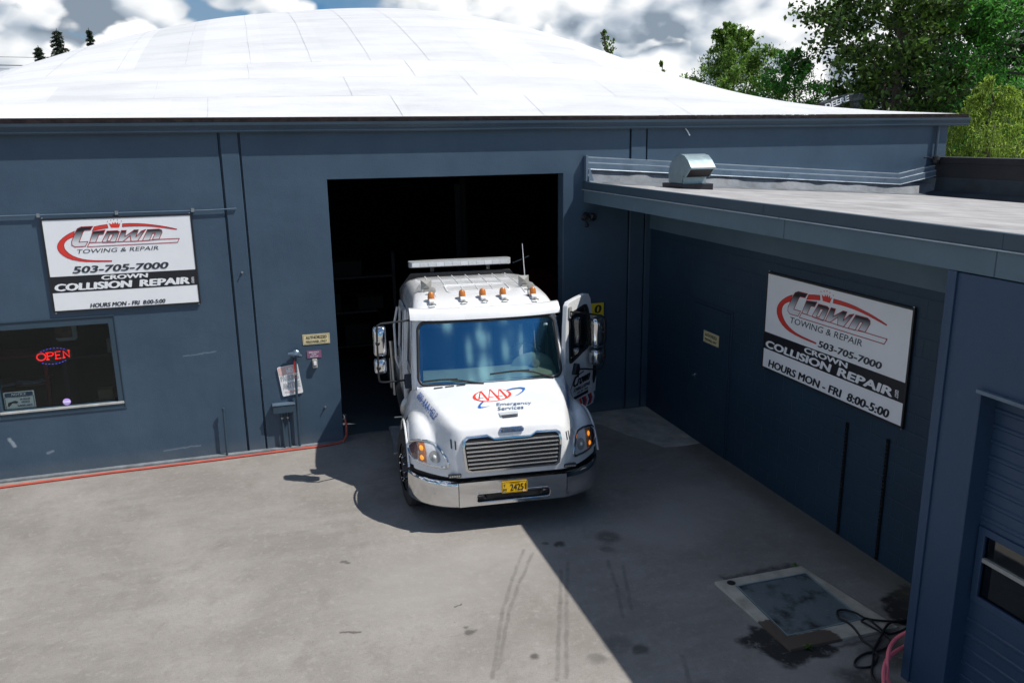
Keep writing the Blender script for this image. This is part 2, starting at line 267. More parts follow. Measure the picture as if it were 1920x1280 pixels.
# ------------------------------------------------------------------ object helpers
WM={}                                   # world matrix of each thing, known without a depsgraph update
def tag(o,label=None,cat=None,group=None,kind=None):
    if label: o['label']=label
    if cat: o['category']=cat
    if group: o['group']=group
    if kind: o['kind']=kind
    return o
def thing(name,label,cat,loc=(0,0,0),rotz=0,group=None):
    o=bpy.data.objects.new(name,None); COL.objects.link(o); o.empty_display_size=.2
    o.location=loc; o.rotation_euler=(0,0,rotz)
    WM[o.name]=Matrix.Translation(Vector(loc))@Matrix.Rotation(rotz,4,'Z')
    return tag(o,label,cat,group)
class MB:
    def __init__(s): s.v=[]; s.f=[]; s.mi=0; s.m=[]
    def add(s,vs,fs):
        b=len(s.v); s.v+= [tuple(p) for p in vs]; s.f+=[tuple(i+b for i in f) for f in fs]; s.m+=[s.mi]*len(fs); return s
    def box(s,x0,x1,y0,y1,z0,z1):
        x0,x1=min(x0,x1),max(x0,x1); y0,y1=min(y0,y1),max(y0,y1); z0,z1=min(z0,z1),max(z0,z1)
        return s.add([(x0,y0,z0),(x1,y0,z0),(x1,y1,z0),(x0,y1,z0),(x0,y0,z1),(x1,y0,z1),(x1,y1,z1),(x0,y1,z1)],
          [(3,2,1,0),(4,5,6,7),(0,1,5,4),(1,2,6,5),(2,3,7,6),(3,0,4,7)])
    def quad(s,a,b,c,d): return s.add([a,b,c,d],[(0,1,2,3)])
    def grid(s,fn,nu,nv,keep=None,closeu=False):
        vs=[fn(i,j) for j in range(nv) for i in range(nu)]; fs=[]
        for j in range(nv-1):
            for i in range(nu if closeu else nu-1):
                if keep and not keep(i,j): continue
                i2=(i+1)%nu
                fs.append((j*nu+i,j*nu+i2,(j+1)*nu+i2,(j+1)*nu+i))
        return s.add(vs,fs)
    def tube(s,pts,r,n=8,cap=True):
        pts=[Vector(p) for p in pts]; rs=r if isinstance(r,(list,tuple)) else [r]*len(pts)
        T=[]
        for i in range(len(pts)):
            a=pts[max(i-1,0)]; b=pts[min(i+1,len(pts)-1)]; t=(b-a); T.append(t.normalized() if t.length>1e-9 else Vector((0,0,1)))
        up=Vector((0,0,1)) if abs(T[0].z)<.9 else Vector((1,0,0)); nrm=(up-T[0]*up.dot(T[0])).normalized()
        vs=[]
        for p,t,rr in zip(pts,T,rs):
            nrm=(nrm-t*nrm.dot(t)); nrm=nrm.normalized() if nrm.length>1e-6 else t.orthogonal().normalized()
            bn=t.cross(nrm)
            for k in range(n): a=2*PI*k/n; vs.append(p+rr*(math.cos(a)*nrm+math.sin(a)*bn))
        fs=[(i*n+k,i*n+(k+1)%n,(i+1)*n+(k+1)%n,(i+1)*n+k) for i in range(len(pts)-1) for k in range(n)]
        if cap: fs.append(tuple(reversed(range(n)))); fs.append(tuple((len(pts)-1)*n+k for k in range(n)))
        return s.add(vs,fs)
    def lathe(s,prof,c,axis,n=24,caps=True):
        axis=Vector(axis).normalized(); u=axis.orthogonal().normalized(); v=axis.cross(u); c=Vector(c); vs=[]
        for (h,r) in prof:
            for k in range(n): a=2*PI*k/n; vs.append(c+axis*h+r*(math.cos(a)*u+math.sin(a)*v))
        fs=[(i*n+k,i*n+(k+1)%n,(i+1)*n+(k+1)%n,(i+1)*n+k) for i in range(len(prof)-1) for k in range(n)]
        if caps: fs.append(tuple(reversed(range(n)))); fs.append(tuple((len(prof)-1)*n+k for k in range(n)))
        return s.add(vs,fs)
    def prism(s,loops,mapper,t0,t1=None,back=True):
        """2D loops (outer first, then holes); mapper(u,v,t)->point; flat sheet if t1 is None"""
        flat=[p for l in loops for p in l]
        tris=tessellate_polygon([[Vector((p[0],p[1],0)) for p in l] for l in loops])
        n=len(flat); vs=[mapper(p[0],p[1],t0) for p in flat]; fs=[tuple(t) for t in tris]
        if t1 is not None:
            vs+=[mapper(p[0],p[1],t1) for p in flat]
            if back: fs+=[tuple(i+n for i in reversed(t)) for t in tris]
            b=0
            for l in loops:
                m=len(l)
                fs+=[(b+i,b+(i+1)%m,n+b+(i+1)%m,n+b+i) for i in range(m)]; b+=m
        return s.add(vs,fs)
    def build(s,name,m,parent=None,local=False,smooth=False,bevel=0,seg=2,sub=0,angle=35,weld=False):
        me=bpy.data.meshes.new(name)
        vs=s.v
        if parent is not None and not local:
            p=parent
            while p.parent is not None: p=p.parent
            inv=WM[p.name].inverted(); vs=[tuple(inv@Vector(q)) for q in vs]
        me.from_pydata([tuple(map(float,q)) for q in vs],[],s.f); me.update()
        o=bpy.data.objects.new(name,me); COL.objects.link(o)
        bm=bmesh.new(); bm.from_mesh(me)
        if weld: bmesh.ops.remove_doubles(bm,verts=bm.verts,dist=1e-5)
        bmesh.ops.recalc_face_normals(bm,faces=bm.faces)
        if any(s.m) and not weld:
            for f_,k in zip(bm.faces,s.m): f_.material_index=k
        bm.to_mesh(me); bm.free()
        ms=m if isinstance(m,(list,tuple)) else [m]
        for q in ms: me.materials.append(M[q] if isinstance(q,str) else q)
        if parent is not None: o.parent=parent
        if smooth:
            for p in me.polygons: p.use_smooth=True
            try: me.set_sharp_from_angle(angle=R(angle))
            except Exception: pass
        if bevel:
            md=o.modifiers.new('bevel','BEVEL'); md.width=bevel; md.segments=seg; md.limit_method='ANGLE'; md.angle_limit=R(30)
        if sub:
            md=o.modifiers.new('sub','SUBSURF'); md.levels=sub; md.render_levels=sub
        return o
def rrect(x0,x1,y0,y1,r,n=5):
    o=[]
    for cx,cy,a in ((x1-r,y0+r,-90),(x1-r,y1-r,0),(x0+r,y1-r,90),(x0+r,y0+r,180)):
        for k in range(n+1): t=R(a+90*k/n); o.append((cx+r*math.cos(t),cy+r*math.sin(t)))
    return o
def ellipse(cx,cy,a,b,n=24,rot=0):
    return [(cx+a*math.cos(t)*math.cos(rot)-b*math.sin(t)*math.sin(rot),cy+a*math.cos(t)*math.sin(rot)+b*math.sin(t)*math.cos(rot)) for t in [2*PI*k/n for k in range(n)]]
_tc={}
def text2d(body,bold=0.0):
    key=(body,bold)
    if key in _tc: return _tc[key]
    cu=bpy.data.curves.new('txt','FONT'); cu.body=body; cu.resolution_u=3; cu.offset=bold; cu.fill_mode='FRONT'
    o=bpy.data.objects.new('txt',cu); COL.objects.link(o); bpy.context.view_layer.update()
    ev=o.evaluated_get(bpy.context.evaluated_depsgraph_get()); me=ev.to_mesh()
    vs=[(v.co.x,v.co.y) for v in me.vertices]; fs=[tuple(p.vertices) for p in me.polygons]; ev.to_mesh_clear()
    bpy.data.objects.remove(o); bpy.data.curves.remove(cu)
    x0=min(v[0] for v in vs); x1=max(v[0] for v in vs); y0=min(v[1] for v in vs); y1=max(v[1] for v in vs)
    vs=[((x-x0)/(x1-x0),(y-y0)/(y1-y0)) for x,y in vs]
    _tc[key]=(vs,fs); return vs,fs
def put_text(mb,body,BL,BR,TL,mapper,t,bold=0.0):
    vs,fs=text2d(body,0)
    W_=math.hypot(BR[0]-BL[0],BR[1]-BL[1]); H_=math.hypot(TL[0]-BL[0],TL[1]-BL[1])
    e=max(bold,0)*2.4*H_
    st=[(0,0)] if e<=0 else [(0,0),(-e,0),(e,0),(-e*.5,e*.35),(e*.5,-e*.35)]
    for k,(du,dv) in enumerate(st):
        a=1-2*e/W_; b_=1-.7*e/H_; out=[]
        for u,v in vs:
            u=.5+(u-.5)*a+du/W_; v=.5+(v-.5)*b_+dv/H_
            x=BL[0]+u*(BR[0]-BL[0])+v*(TL[0]-BL[0]); y=BL[1]+u*(BR[1]-BL[1])+v*(TL[1]-BL[1]); out.append(mapper(x,y,t+.00025*k))
        mb.add(out,fs)
    return mb
def stroke(mb,pts,w,mapper,t,closed=True):
    n=len(pts)
    for i in range(n if closed else n-1):
        a=Vector(pts[i]); b=Vector(pts[(i+1)%n]); d=b-a
        if d.length<1e-6: continue
        d.normalize(); k=Vector((-d.y,d.x))*w/2; a=a-d*w*.35; b=b+d*w*.35
        mb.add([mapper(*(a+k),t),mapper(*(a-k),t),mapper(*(b-k),t),mapper(*(b+k),t)],[(0,1,2,3)])
def mXZ(y,ox=0,oz=0): return lambda u,v,t: (ox+u,y-t,oz+v)       # faces -Y, t outwards
def mYZ(x,oy=0,oz=0): return lambda u,v,t: (x-t,oy-u,oz+v)       # faces -X, u runs towards the viewer

# ================================================================== SETTING
def asphalt():
    m=mat('worn asphalt',(.25,.23,.21),.85); nt,b,N,L=nodes_of(m)
    tc=N('ShaderNodeTexCoord'); C0=tc.outputs['Object']
    def noise(s,d=8,r=.6,v=C0,dist=0):
        n=N('ShaderNodeTexNoise'); n.inputs['Scale'].default_value=s; n.inputs['Detail'].default_value=d; n.inputs['Roughness'].default_value=r; n.inputs['Distortion'].default_value=dist; L(v,n.inputs['Vector']); return n.outputs['Fac']
    def rng(f,a,b_,c,d):
        mr=N('ShaderNodeMapRange'); mr.inputs['From Min'].default_value=a; mr.inputs['From Max'].default_value=b_; mr.inputs['To Min'].default_value=c; mr.inputs['To Max'].default_value=d; L(f,mr.inputs['Value']); return mr.outputs[0]
    def mix(f,A,B,bl='MIX'):
        x=N('ShaderNodeMix'); x.data_type='RGBA'; x.blend_type=bl
        if isinstance(f,(int,float)): x.inputs['Factor'].default_value=f
        else: L(f,x.inputs['Factor'])
        for k,v in (('A',A),('B',B)):
            if isinstance(v,tuple): x.inputs[k].default_value=(*v,1)
            else: L(v,x.inputs[k])
        return x.outputs['Result']
    def mul(a,c):
        n=N('ShaderNodeMath'); n.operation='MULTIPLY'; L(a,n.inputs[0])
        if isinstance(c,(int,float)): n.inputs[1].default_value=c
        else: L(c,n.inputs[1])
        return n.outputs[0]
    base=mix(rng(noise(.62,8,.66,dist=.5),.36,.62,0,1),(.224,.208,.189),(.312,.293,.271))
    mp=N('ShaderNodeMapping'); mp.inputs['Rotation'].default_value=(0,0,R(28)); mp.inputs['Scale'].default_value=(.45,2.4,1); L(C0,mp.inputs[0])
    base=mix(rng(noise(1.1,8,.65,v=mp.outputs[0]),.5,.72,0,.5),base,(.36,.345,.325))
    base=mix(rng(noise(1.9,9,.68),.54,.70,0,.6),base,(.175,.158,.14))
    # aggregate speckle
    base=mix(rng(noise(95,3,.6),.35,.65,0,.38),base,(.13,.118,.105))
    base=mix(rng(noise(28,6,.75),.5,.7,0,.45),base,(.16,.145,.13))
    base=mix(rng(noise(6.5,8,.7,dist=.6),.5,.68,0,.4),base,(.195,.178,.158))
    base=mix(rng(noise(11,7,.7),.54,.7,0,.4),base,(.37,.355,.335))
    vo=N('ShaderNodeTexVoronoi'); vo.inputs['Scale'].default_value=26; L(C0,vo.inputs['Vector'])
    base=mix(rng(vo.outputs['Distance'],.03,.07,.6,0),base,(.50,.48,.45))
    vo2=N('ShaderNodeTexVoronoi'); vo2.inputs['Scale'].default_value=5; L(C0,vo2.inputs['Vector'])
    base=mix(rng(vo2.outputs['Distance'],.018,.035,.7,0),base,(.06,.055,.05))
    # warp for organic stain edges
    wn=N('ShaderNodeTexNoise'); wn.inputs['Scale'].default_value=5; wn.inputs['Detail'].default_value=6; L(C0,wn.inputs['Vector'])
    sb=N('ShaderNodeVectorMath'); sb.operation='SUBTRACT'; L(wn.outputs['Color'],sb.inputs[0]); sb.inputs[1].default_value=(.5,.5,.5)
    sc=N('ShaderNodeVectorMath'); sc.operation='SCALE'; sc.inputs['Scale'].default_value=.30; L(sb.outputs[0],sc.inputs[0])
    av=N('ShaderNodeVectorMath'); av.operation='ADD'; L(C0,av.inputs[0]); L(sc.outputs[0],av.inputs[1])
    se=N('ShaderNodeSeparateXYZ'); L(av.outputs[0],se.inputs[0]); P=(se.outputs['X'],se.outputs['Y'])
    sc2=N('ShaderNodeVectorMath'); sc2.operation='SCALE'; sc2.inputs['Scale'].default_value=.12; L(sb.outputs[0],sc2.inputs[0])
    av2=N('ShaderNodeVectorMath'); av2.operation='ADD'; L(C0,av2.inputs[0]); L(sc2.outputs[0],av2.inputs[1])
    se2=N('ShaderNodeSeparateXYZ'); L(av2.outputs[0],se2.inputs[0]); P2=(se2.outputs['X'],se2.outputs['Y'])
    sc3=N('ShaderNodeVectorMath'); sc3.operation='SCALE'; sc3.inputs['Scale'].default_value=.05; L(sb.outputs[0],sc3.inputs[0])
    av3=N('ShaderNodeVectorMath'); av3.operation='ADD'; L(C0,av3.inputs[0]); L(sc3.outputs[0],av3.inputs[1])
    se3=N('ShaderNodeSeparateXYZ'); L(av3.outputs[0],se3.inputs[0]); P3=(se3.outputs['X'],se3.outputs['Y'])
    br=rng(noise(6,4,.6),.32,.55,.3,1); br2=rng(noise(9,7,.75),.32,.47,.15,1)
    # pale dusty patches
    for a,b_,w,s,k in (((.2,-4.6),(1.3,-4.4),.25,.7,.35),((3.3,-4.3),(4.3,-3.6),.15,.6,.5),((-2.5,-7.2),(.6,-7.6),.3,1.0,.25),((2.9,-7.3),(3.4,-6.9),.1,.35,.35)):
        base=mix(mul(line_mask(N,L,P,a,b_,w,s),k),base,(.33,.315,.30))
    # tyre tracks
    for a,b_ in (((1.597,-4.2),(1.27,-4.79)),((1.27,-4.79),(.99,-5.36)),((.99,-5.36),(.62,-6.3)),((1.67,-4.3),(1.33,-4.87)),((1.33,-4.87),(1.04,-5.4)),((1.04,-5.4),(.70,-6.2)),
                 ((1.84,-4.77),(1.6,-5.38)),((1.6,-5.38),(1.15,-6.5)),((1.97,-4.63),(1.66,-5.4)),((1.66,-5.4),(1.24,-6.5)),((2.4,-4.75),(2.28,-5.25)),((2.28,-5.25),(2.1,-5.8)),((2.52,-4.9),(2.24,-5.7)),((2.35,-6.55),(2.15,-7.1))):
        base=mix(mul(mul(line_mask(N,L,P3,a,b_,.006,.026),br),.42),base,(.085,.078,.072))
    # oil spots and damp
    for (x,y),w,k in (((.586,-5.564),.035,.7),((.65,-5.56),.015,.6),((.57,-5.48),.012,.6),((1.055,-6.125),.03,.8),((2.017,-4.202),.05,.95),((1.872,-4.138),.025,.7),((1.59,-6.332),.07,.45),((2.02,-6.34),.06,.8),((2.62,-4.224),.13,.6),((2.50,-4.5),.06,.45),((1.86,-6.19),.12,.4),((-.41,-3.83),.02,.7),((-.38,-3.87),.012,.7),((2.3,-7.0),.10,.4)):
        base=mix(mul(line_mask(N,L,P2,(x,y),(x+.01,y),w*.55,.02+w*.8),mul(br2,k*.9)),base,(.03,.028,.026))
    for a,b_,w in (((.56,-5.12),(.64,-5.09),.004),((-.58,-5.2),(-.40,-5.25),.006),((-3.2,-6.3),(-3.0,-6.28),.006)):
        base=mix(mul(line_mask(N,L,P2,a,b_,w,.012),.7),base,(.04,.037,.035))
    for a,b_,w,s,k in (((3.14,-6.55),(3.30,-6.86),.12,.08,1),((3.30,-6.86),(3.62,-6.86),.06,.07,1),((3.20,-6.40),(3.30,-6.6),.05,.08,.95),((4.85,-6.42),(5.1,-6.36),.12,.07,1),((4.7,-6.66),(4.95,-6.5),.12,.08,1),((4.2,-7.1),(4.5,-7.3),.12,.25,.7),((3.62,-7.35),(3.8,-7.7),.08,.2,.7),((3.45,-5.5),(4.25,-5.5),.0,.10,.75),((3.5,-6.86),(4.2,-6.86),.0,.06,.6)):
        base=mix(mul(line_mask(N,L,P,a,b_,w,s),mul(br2,k)),base,(.020,.019,.018))
    # darker line along wing wall
    base=mix(mul(line_mask(N,L,P,(5.2,-7.4),(5.2,-1.9),.08,.45),.55),base,(.09,.085,.06))
    L(base,b.inputs['Base Color'])
    bp=N('ShaderNodeBump'); bp.inputs['Strength'].default_value=.5; bp.inputs['Distance'].default_value=.006
    L(noise(70,5,.7),bp.inputs['Height']); L(bp.outputs[0],b.inputs['Normal'])
    return m
g=MB(); g.add([(-400,-400,0),(400,-400,0),(400,400,0),(-400,400,0)],[(0,1,2,3)])
tag(g.build('ground',asphalt()),kind='structure')
f=MB(); f.box(-6,10.9,.26,20.8,-.1,.008)
tag(f.build('garage_floor','floor'),kind='structure')
p=MB(); p.prism([[(3.70,-.02),(5.20,-.02),(5.20,-1.90),(4.95,-1.92),(4.60,-1.88),(4.42,-1.45),(4.28,-1.18),(4.10,-.62),(3.9,-.5),(3.70,-.45)]],lambda u,v,t:(u,v,t),.004)
tag(p.build('pavement','concrete'),kind='structure')

# ================================================================== MAIN BUILDING
bld=thing('repair_garage','blue grey repair garage with a swelling white roof and a big open doorway','building')
w=MB()
T=.24; top=4.78
# front wall in panels with open joints between them, wall sheet behind the joints
def wallbox(x0,x1,z0,z1,y0=0,y1=T): w.box(x0,x1,y0,y1,z0,z1)
J=[(-1.445,-1.415),(-1.178,-1.150),(4.798,4.826),(5.085,5.113)]
mw=lambda y0:(lambda u,v,t:(u,y0+t,v))
w.prism([[(-10,0),(J[0][0],0),(J[0][0],top),(-10,top)],[(-4.62,.90),(-4.62,2.245),(-3.045,2.245),(-3.045,.90)]],mw(0),0,T)
w.prism([[(J[0][1],0),(J[1][0],0),(J[1][0],top),(J[0][1],top)]],mw(-.012),0,T)
w.prism([[(J[1][1],0),(0,0),(0,4.03),(3.66,4.03),(3.66,0),(J[2][0],0),(J[2][0],top),(J[1][1],top)]],mw(0),0,T)
w.prism([[(J[2][1],0),(J[3][0],0),(J[3][0],top),(J[2][1],top)]],mw(-.012),0,T)
w.prism([[(J[3][1],0),(11.15,0),(11.15,top),(J[3][1],top)]],mw(0),0,T)
for a,b_ in J: wallbox(a,b_,0,top,.05,T)
w.build('front_wall','wall',bld,bevel=.006,seg=1)
f=MB(); f.box(-10,0,-.085,-.002,-.05,.035); f.build('footing','footing',bld,bevel=.01)
s=MB(); s.box(10.91,11.15,T,21,0,top); s.box(-10,-9.76,T,21,0,top); s.box(-9.76,10.91,20.76,21,0,top); s.build('side_wall','wall',bld)
# roof: low swelling shell with front eave
kx=[-10.0,-8.5,-7.4,-6.4,-5.4,-4.4,-3.4,-2.4,-1.4,-0.4,0.6,1.6,2.6,3.6,4.6,5.6,6.6,7.6,8.6,9.6,10.6,11.52]
kb=[.03,.12,.235,.371,.519,.663,.766,.849,.914,.954,.989,1.017,1.031,1.028,1.004,.952,.862,.699,.506,.345,.237,.155]
def roofB(x): return float(np.interp(x,kx,kb))
xs_=np.linspace(-10.2,11.5,160); Bs=np.array([roofB(x) for x in xs_]); kk=np.ones(7)/7; Bs=np.convolve(np.pad(Bs,3,mode='edge'),kk,'valid')
def roofA(y):
    t=min(max(y,0)/11,2); t2=t if t<=1 else 2-t
    return .5*(math.sin(PI/2*t2)+t2)
def roofZ(x,y): return 4.905+3.0*roofA(y)*float(np.interp(x,xs_,Bs))
def roof_mat():
    m=mat('white roof coating',(.70,.71,.72),.6); nt,b,N,L=nodes_of(m); tc=N('ShaderNodeTexCoord')
    def sheets(rot,bw,rh,off):
        mm=N('ShaderNodeMapping'); mm.inputs['Location'].default_value=off; L(tc.outputs['Object'],mm.inputs[0])
        k=N('ShaderNodeTexBrick'); k.inputs['Scale'].default_value=1; k.inputs['Mortar Size'].default_value=0; k.inputs['Brick Width'].default_value=bw; k.inputs['Row Height'].default_value=rh; k.inputs['Color1'].default_value=(.90,.90,.905,1); k.inputs['Color2'].default_value=(1.02,1.02,1.02,1); L(mm.outputs[0],k.inputs['Vector']); return k.outputs['Color']
    shA=sheets(0,3.3,1.0,(.4,.02,0)); shB=sheets(0,1.05,40,(.12,17,0))
    sx_=N('ShaderNodeSeparateXYZ'); L(tc.outputs['Object'],sx_.inputs[0]); gt=N('ShaderNodeMath'); gt.operation='GREATER_THAN'; gt.inputs[1].default_value=2.98; L(sx_.outputs['Y'],gt.inputs[0])
    shm=N('ShaderNodeMix'); shm.data_type='RGBA'; L(gt.outputs[0],shm.inputs['Factor']); L(shA,shm.inputs['A']); L(shB,shm.inputs['B'])
    mp=N('ShaderNodeMapping'); mp.inputs['Scale'].default_value=(.35,1.2,1); L(tc.outputs['Object'],mp.inputs[0])
    n=N('ShaderNodeTexNoise'); n.inputs['Scale'].default_value=1.3; n.inputs['Detail'].default_value=9; n.inputs['Roughness'].default_value=.65; L(mp.outputs[0],n.inputs['Vector'])
    cr=N('ShaderNodeValToRGB'); L(n.outputs['Fac'],cr.inputs[0]); e=cr.color_ramp.elements; e[0].position=.34; e[0].color=(.56,.57,.585,1); e[1].position=.58; e[1].color=(.665,.675,.69,1)
    fm=N('ShaderNodeMix'); fm.data_type='RGBA'; fm.blend_type='MULTIPLY'; fm.inputs['Factor'].default_value=1; L(cr.outputs[0],fm.inputs['A']); L(shm.outputs['Result'],fm.inputs['B']); L(fm.outputs['Result'],b.inputs['Base Color'])
    n2=N('ShaderNodeTexNoise'); n2.inputs['Scale'].default_value=2.2; n2.inputs['Detail'].default_value=6; L(tc.outputs['Object'],n2.inputs['Vector'])
    bp=N('ShaderNodeBump'); bp.inputs['Strength'].default_value=.35; bp.inputs['Distance'].default_value=.05; L(n2.outputs['Fac'],bp.inputs['Height']); L(bp.outputs[0],b.inputs['Normal'])
    return m
M['roof']=roof_mat(); M['seam']=mat('roof seam sealant',(.48,.49,.51),.8,var=.3,vscale=2)
ny=70
r=MB(); r.grid(lambda i,j:(xs_[i],-.16+21.3*(j/(ny-1))**1.3,roofZ(xs_[i],-.16+21.3*(j/(ny-1))**1.3)),160,ny)
r.mi=1
def seam(pts,wd=.011):
    n=len(pts)
    for i in range(n-1):
        a=Vector(pts[i]); b_=Vector(pts[i+1]); d=(b_-a).normalized(); k=Vector((-d.y,d.x))*wd/2
        q=[a+k,a-k,b_-k,b_+k]; r.add([(p_.x,p_.y,roofZ(p_.x,p_.y)+.006) for p_ in q],[(0,1,2,3)])
rnd=random.Random(3)
rows=[.98,2.0,2.98]
for y in rows:
    x=-7.6
    while x<10.6:
        l=rnd.uniform(1.0,3.2); n=int(l/.3)+1
        if rnd.random()<.72: seam([(x+l*i/n,y+.004*math.sin(3*(x+l*i/n))) for i in range(n+1)],rnd.uniform(.0035,.0075))
        x+=l+rnd.uniform(0,.5)
for (ya,yb,xs2) in ((-.15,.98,(-6.1,-1.55,1.15,3.35,5.9,8.6)),(.98,2.0,(-4.6,-2.3,.55,2.55,5.0,7.7)),(2.0,2.98,(-5.3,-.95,1.75,3.6,6.6,9.0))):
    for x in xs2: seam([(x+.006*math.sin(i),ya+(yb-ya)*i/5) for i in range(6)],.0075)
for x in (-6.2,-5.1,-4.05,-3.0,-1.95,-.9,.12,1.15,2.2,3.25,4.3,5.35,6.4,7.4):
    if x in (4.3,5.35): continue
    seam([(x+.006*math.sin(i*1.3),2.98+(9.2)*i/16) for i in range(17)],.008 if x<3 else .0045)
r.build('roof',['roof','seam'],bld,smooth=True)
e=MB(); e.box(-10.2,11.45,-.13,0,4.835,4.895); e.build('eave_strip','rust',bld)
g_=MB(); prof=[(-.02,4.70),(-.10,4.70),(-.112,4.72),(-.112,4.76),(-.135,4.80),(-.138,4.84),(-.125,4.845),(-.02,4.82)]
xsg=(-10.2,11.50)
g_.add([(x,y,z) for x in xsg for y,z in prof],[tuple(range(8)),tuple(range(15,7,-1))]+[(i,(i+1)%8,8+(i+1)%8,8+i) for i in range(8)]); g_.build('gutter','trim',bld)
g_=MB(); g_.tube([(10.87,-.05,4.70),(10.87,-.05,4.05)],.028,8); g_.build('downpipe','trim',bld,smooth=True)
# garage room (dark box seen through the doorway)
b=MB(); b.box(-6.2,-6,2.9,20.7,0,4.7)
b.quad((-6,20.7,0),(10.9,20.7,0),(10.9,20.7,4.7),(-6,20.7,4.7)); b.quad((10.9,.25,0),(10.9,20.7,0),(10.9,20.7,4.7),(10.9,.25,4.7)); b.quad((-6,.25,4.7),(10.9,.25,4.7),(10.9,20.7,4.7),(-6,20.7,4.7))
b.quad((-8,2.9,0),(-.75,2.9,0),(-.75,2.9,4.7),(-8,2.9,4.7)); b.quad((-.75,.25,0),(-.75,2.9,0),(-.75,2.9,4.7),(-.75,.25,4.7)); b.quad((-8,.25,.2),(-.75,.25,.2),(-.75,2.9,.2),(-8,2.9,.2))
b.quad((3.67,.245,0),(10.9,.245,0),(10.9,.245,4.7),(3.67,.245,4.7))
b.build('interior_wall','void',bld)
b=MB(); b.box(-.02,0,-.01,.25,0,.01); 
# office window
wf=MB()
wf.prism([[(-4.62,.90),(-3.045,.90),(-3.045,2.245),(-4.62,2.245)],[(-4.59,1.0),(-3.125,1.0),(-3.125,2.14),(-4.59,2.14)]],mXZ(.0),-.002,-.09)
win=wf.build('window','trim',bld,bevel=.006)
q=MB(); q.box(-4.60,-3.115,.06,.066,.99,2.15); q.build('pane','paneglass',win)
q=MB(); q.box(-4.62,-3.05,-.012,.08,.965,.998); q.build('sill',mat('bare pale sill',(.45,.45,.42),.6,var=.2,vscale=8),win,bevel=.004)
q=MB(); q.box(-4.66,-3.02,-.012,-.002,.895,.912); q.box(-3.044,-3.032,-.008,-.002,.91,2.245); q.box(-4.62,-3.03,-.010,-.002,2.246,2.262); q.build('caulk','trim',win)

# office contents
t=thing('shelving_unit','red steel shelving behind the office window, loaded with papers','shelf',(-4.45,.8,.21))
for a in (-4.195,-4.95): q=MB(); q.box(a,a+.05,.78,.82,.21,1.62); q.build('post','redpaint',t)
q=MB(); q.box(-4.95,-4.145,.78,1.3,1.575,1.60); q.build('shelf','redpaint',t)
q=MB(); q.box(-4.91,-4.2,.8,1.3,1.13,1.15); q.build('shelf','wood',t)
t=thing('paper_stack','white papers strewn on the timber shelf behind the office window','papers',(-4.5,.9,1.15))
q=MB(); 
for x,y,a in ((-4.72,.88,.2),(-4.55,.95,-.3),(-4.42,.9,.1),(-4.33,.93,.5)):
    c,s_=math.cos(a),math.sin(a); q.add([(x+c*u-s_*v,y+s_*u+c*v,z+.02*u) for z in (1.154,1.165) for u,v in ((-.09,-.07),(.09,-.07),(.09,.07),(-.09,.07))],[(3,2,1,0),(4,5,6,7),(0,1,5,4),(1,2,6,5),(2,3,7,6),(3,0,4,7)])
q.build('sheet','signwhite',t)
t=thing('monitor','white framed screen hanging inside the top of the office window','screen',(-3.88,1.0,1.72))
q=MB(); q.prism([rrect(-4.03,-3.74,1.72,2.2,.05)],mXZ(1.02),0,-.05); q.build('case',mat('pale monitor case',(.45,.5,.52),.5),t,bevel=.008)
q=MB(); q.prism([rrect(-4.03,-3.80,1.77,2.17,.02)],mXZ(1.017),.002,.004); q.build('picture',mat('dim screen picture',(.16,.07,.06),.4,var=.8,vscale=9),t)
t=thing('canister','grey canister on the back shelf at the right of the office window','canister',(-3.3,1.0,1.5))
q=MB(); q.lathe([(0,.05),(0.01,.055),(.20,.055),(.21,.045),(.22,.03)],(-3.3,1.0,1.5),(0,0,1),16); q.build('canister_body','silverplastic',t,smooth=True)
t=thing('work_bench','dark bench at the back of the office behind the window','bench',(-3.45,1.2,.2))
q=MB(); q.box(-4.0,-2.8,.9,1.5,1.46,1.5); q.build('bench_top','liner',t); 
for a in (-3.98,-2.9): q=MB(); q.box(a,a+.06,.92,1.48,.2,1.46); q.build('bench_leg','liner',t)
t=thing('cardboard_box','brown cardboard box low inside the office window','box',(-3.35,.5,.9))
q=MB(); q.box(-3.45,-3.25,.4,.6,.9,1.08); q.build('carton','wood',t,bevel=.004); q=MB(); q.box(-3.52,-3.20,.35,.65,.86,.9); q.build('shelf_board','liner',t)
# OPEN sign
t=thing('open_sign','red glowing OPEN neon sign ringed with blue dots in the office window','neon sign',(-3.9,.13,1.6))
q=MB(); q.prism([ellipse(-3.895,1.705,.235,.125,32,.06)],mXZ(.15),0,-.01); q.build('backing','blackpaint',t)
q=MB(); mp_=mXZ(.148)
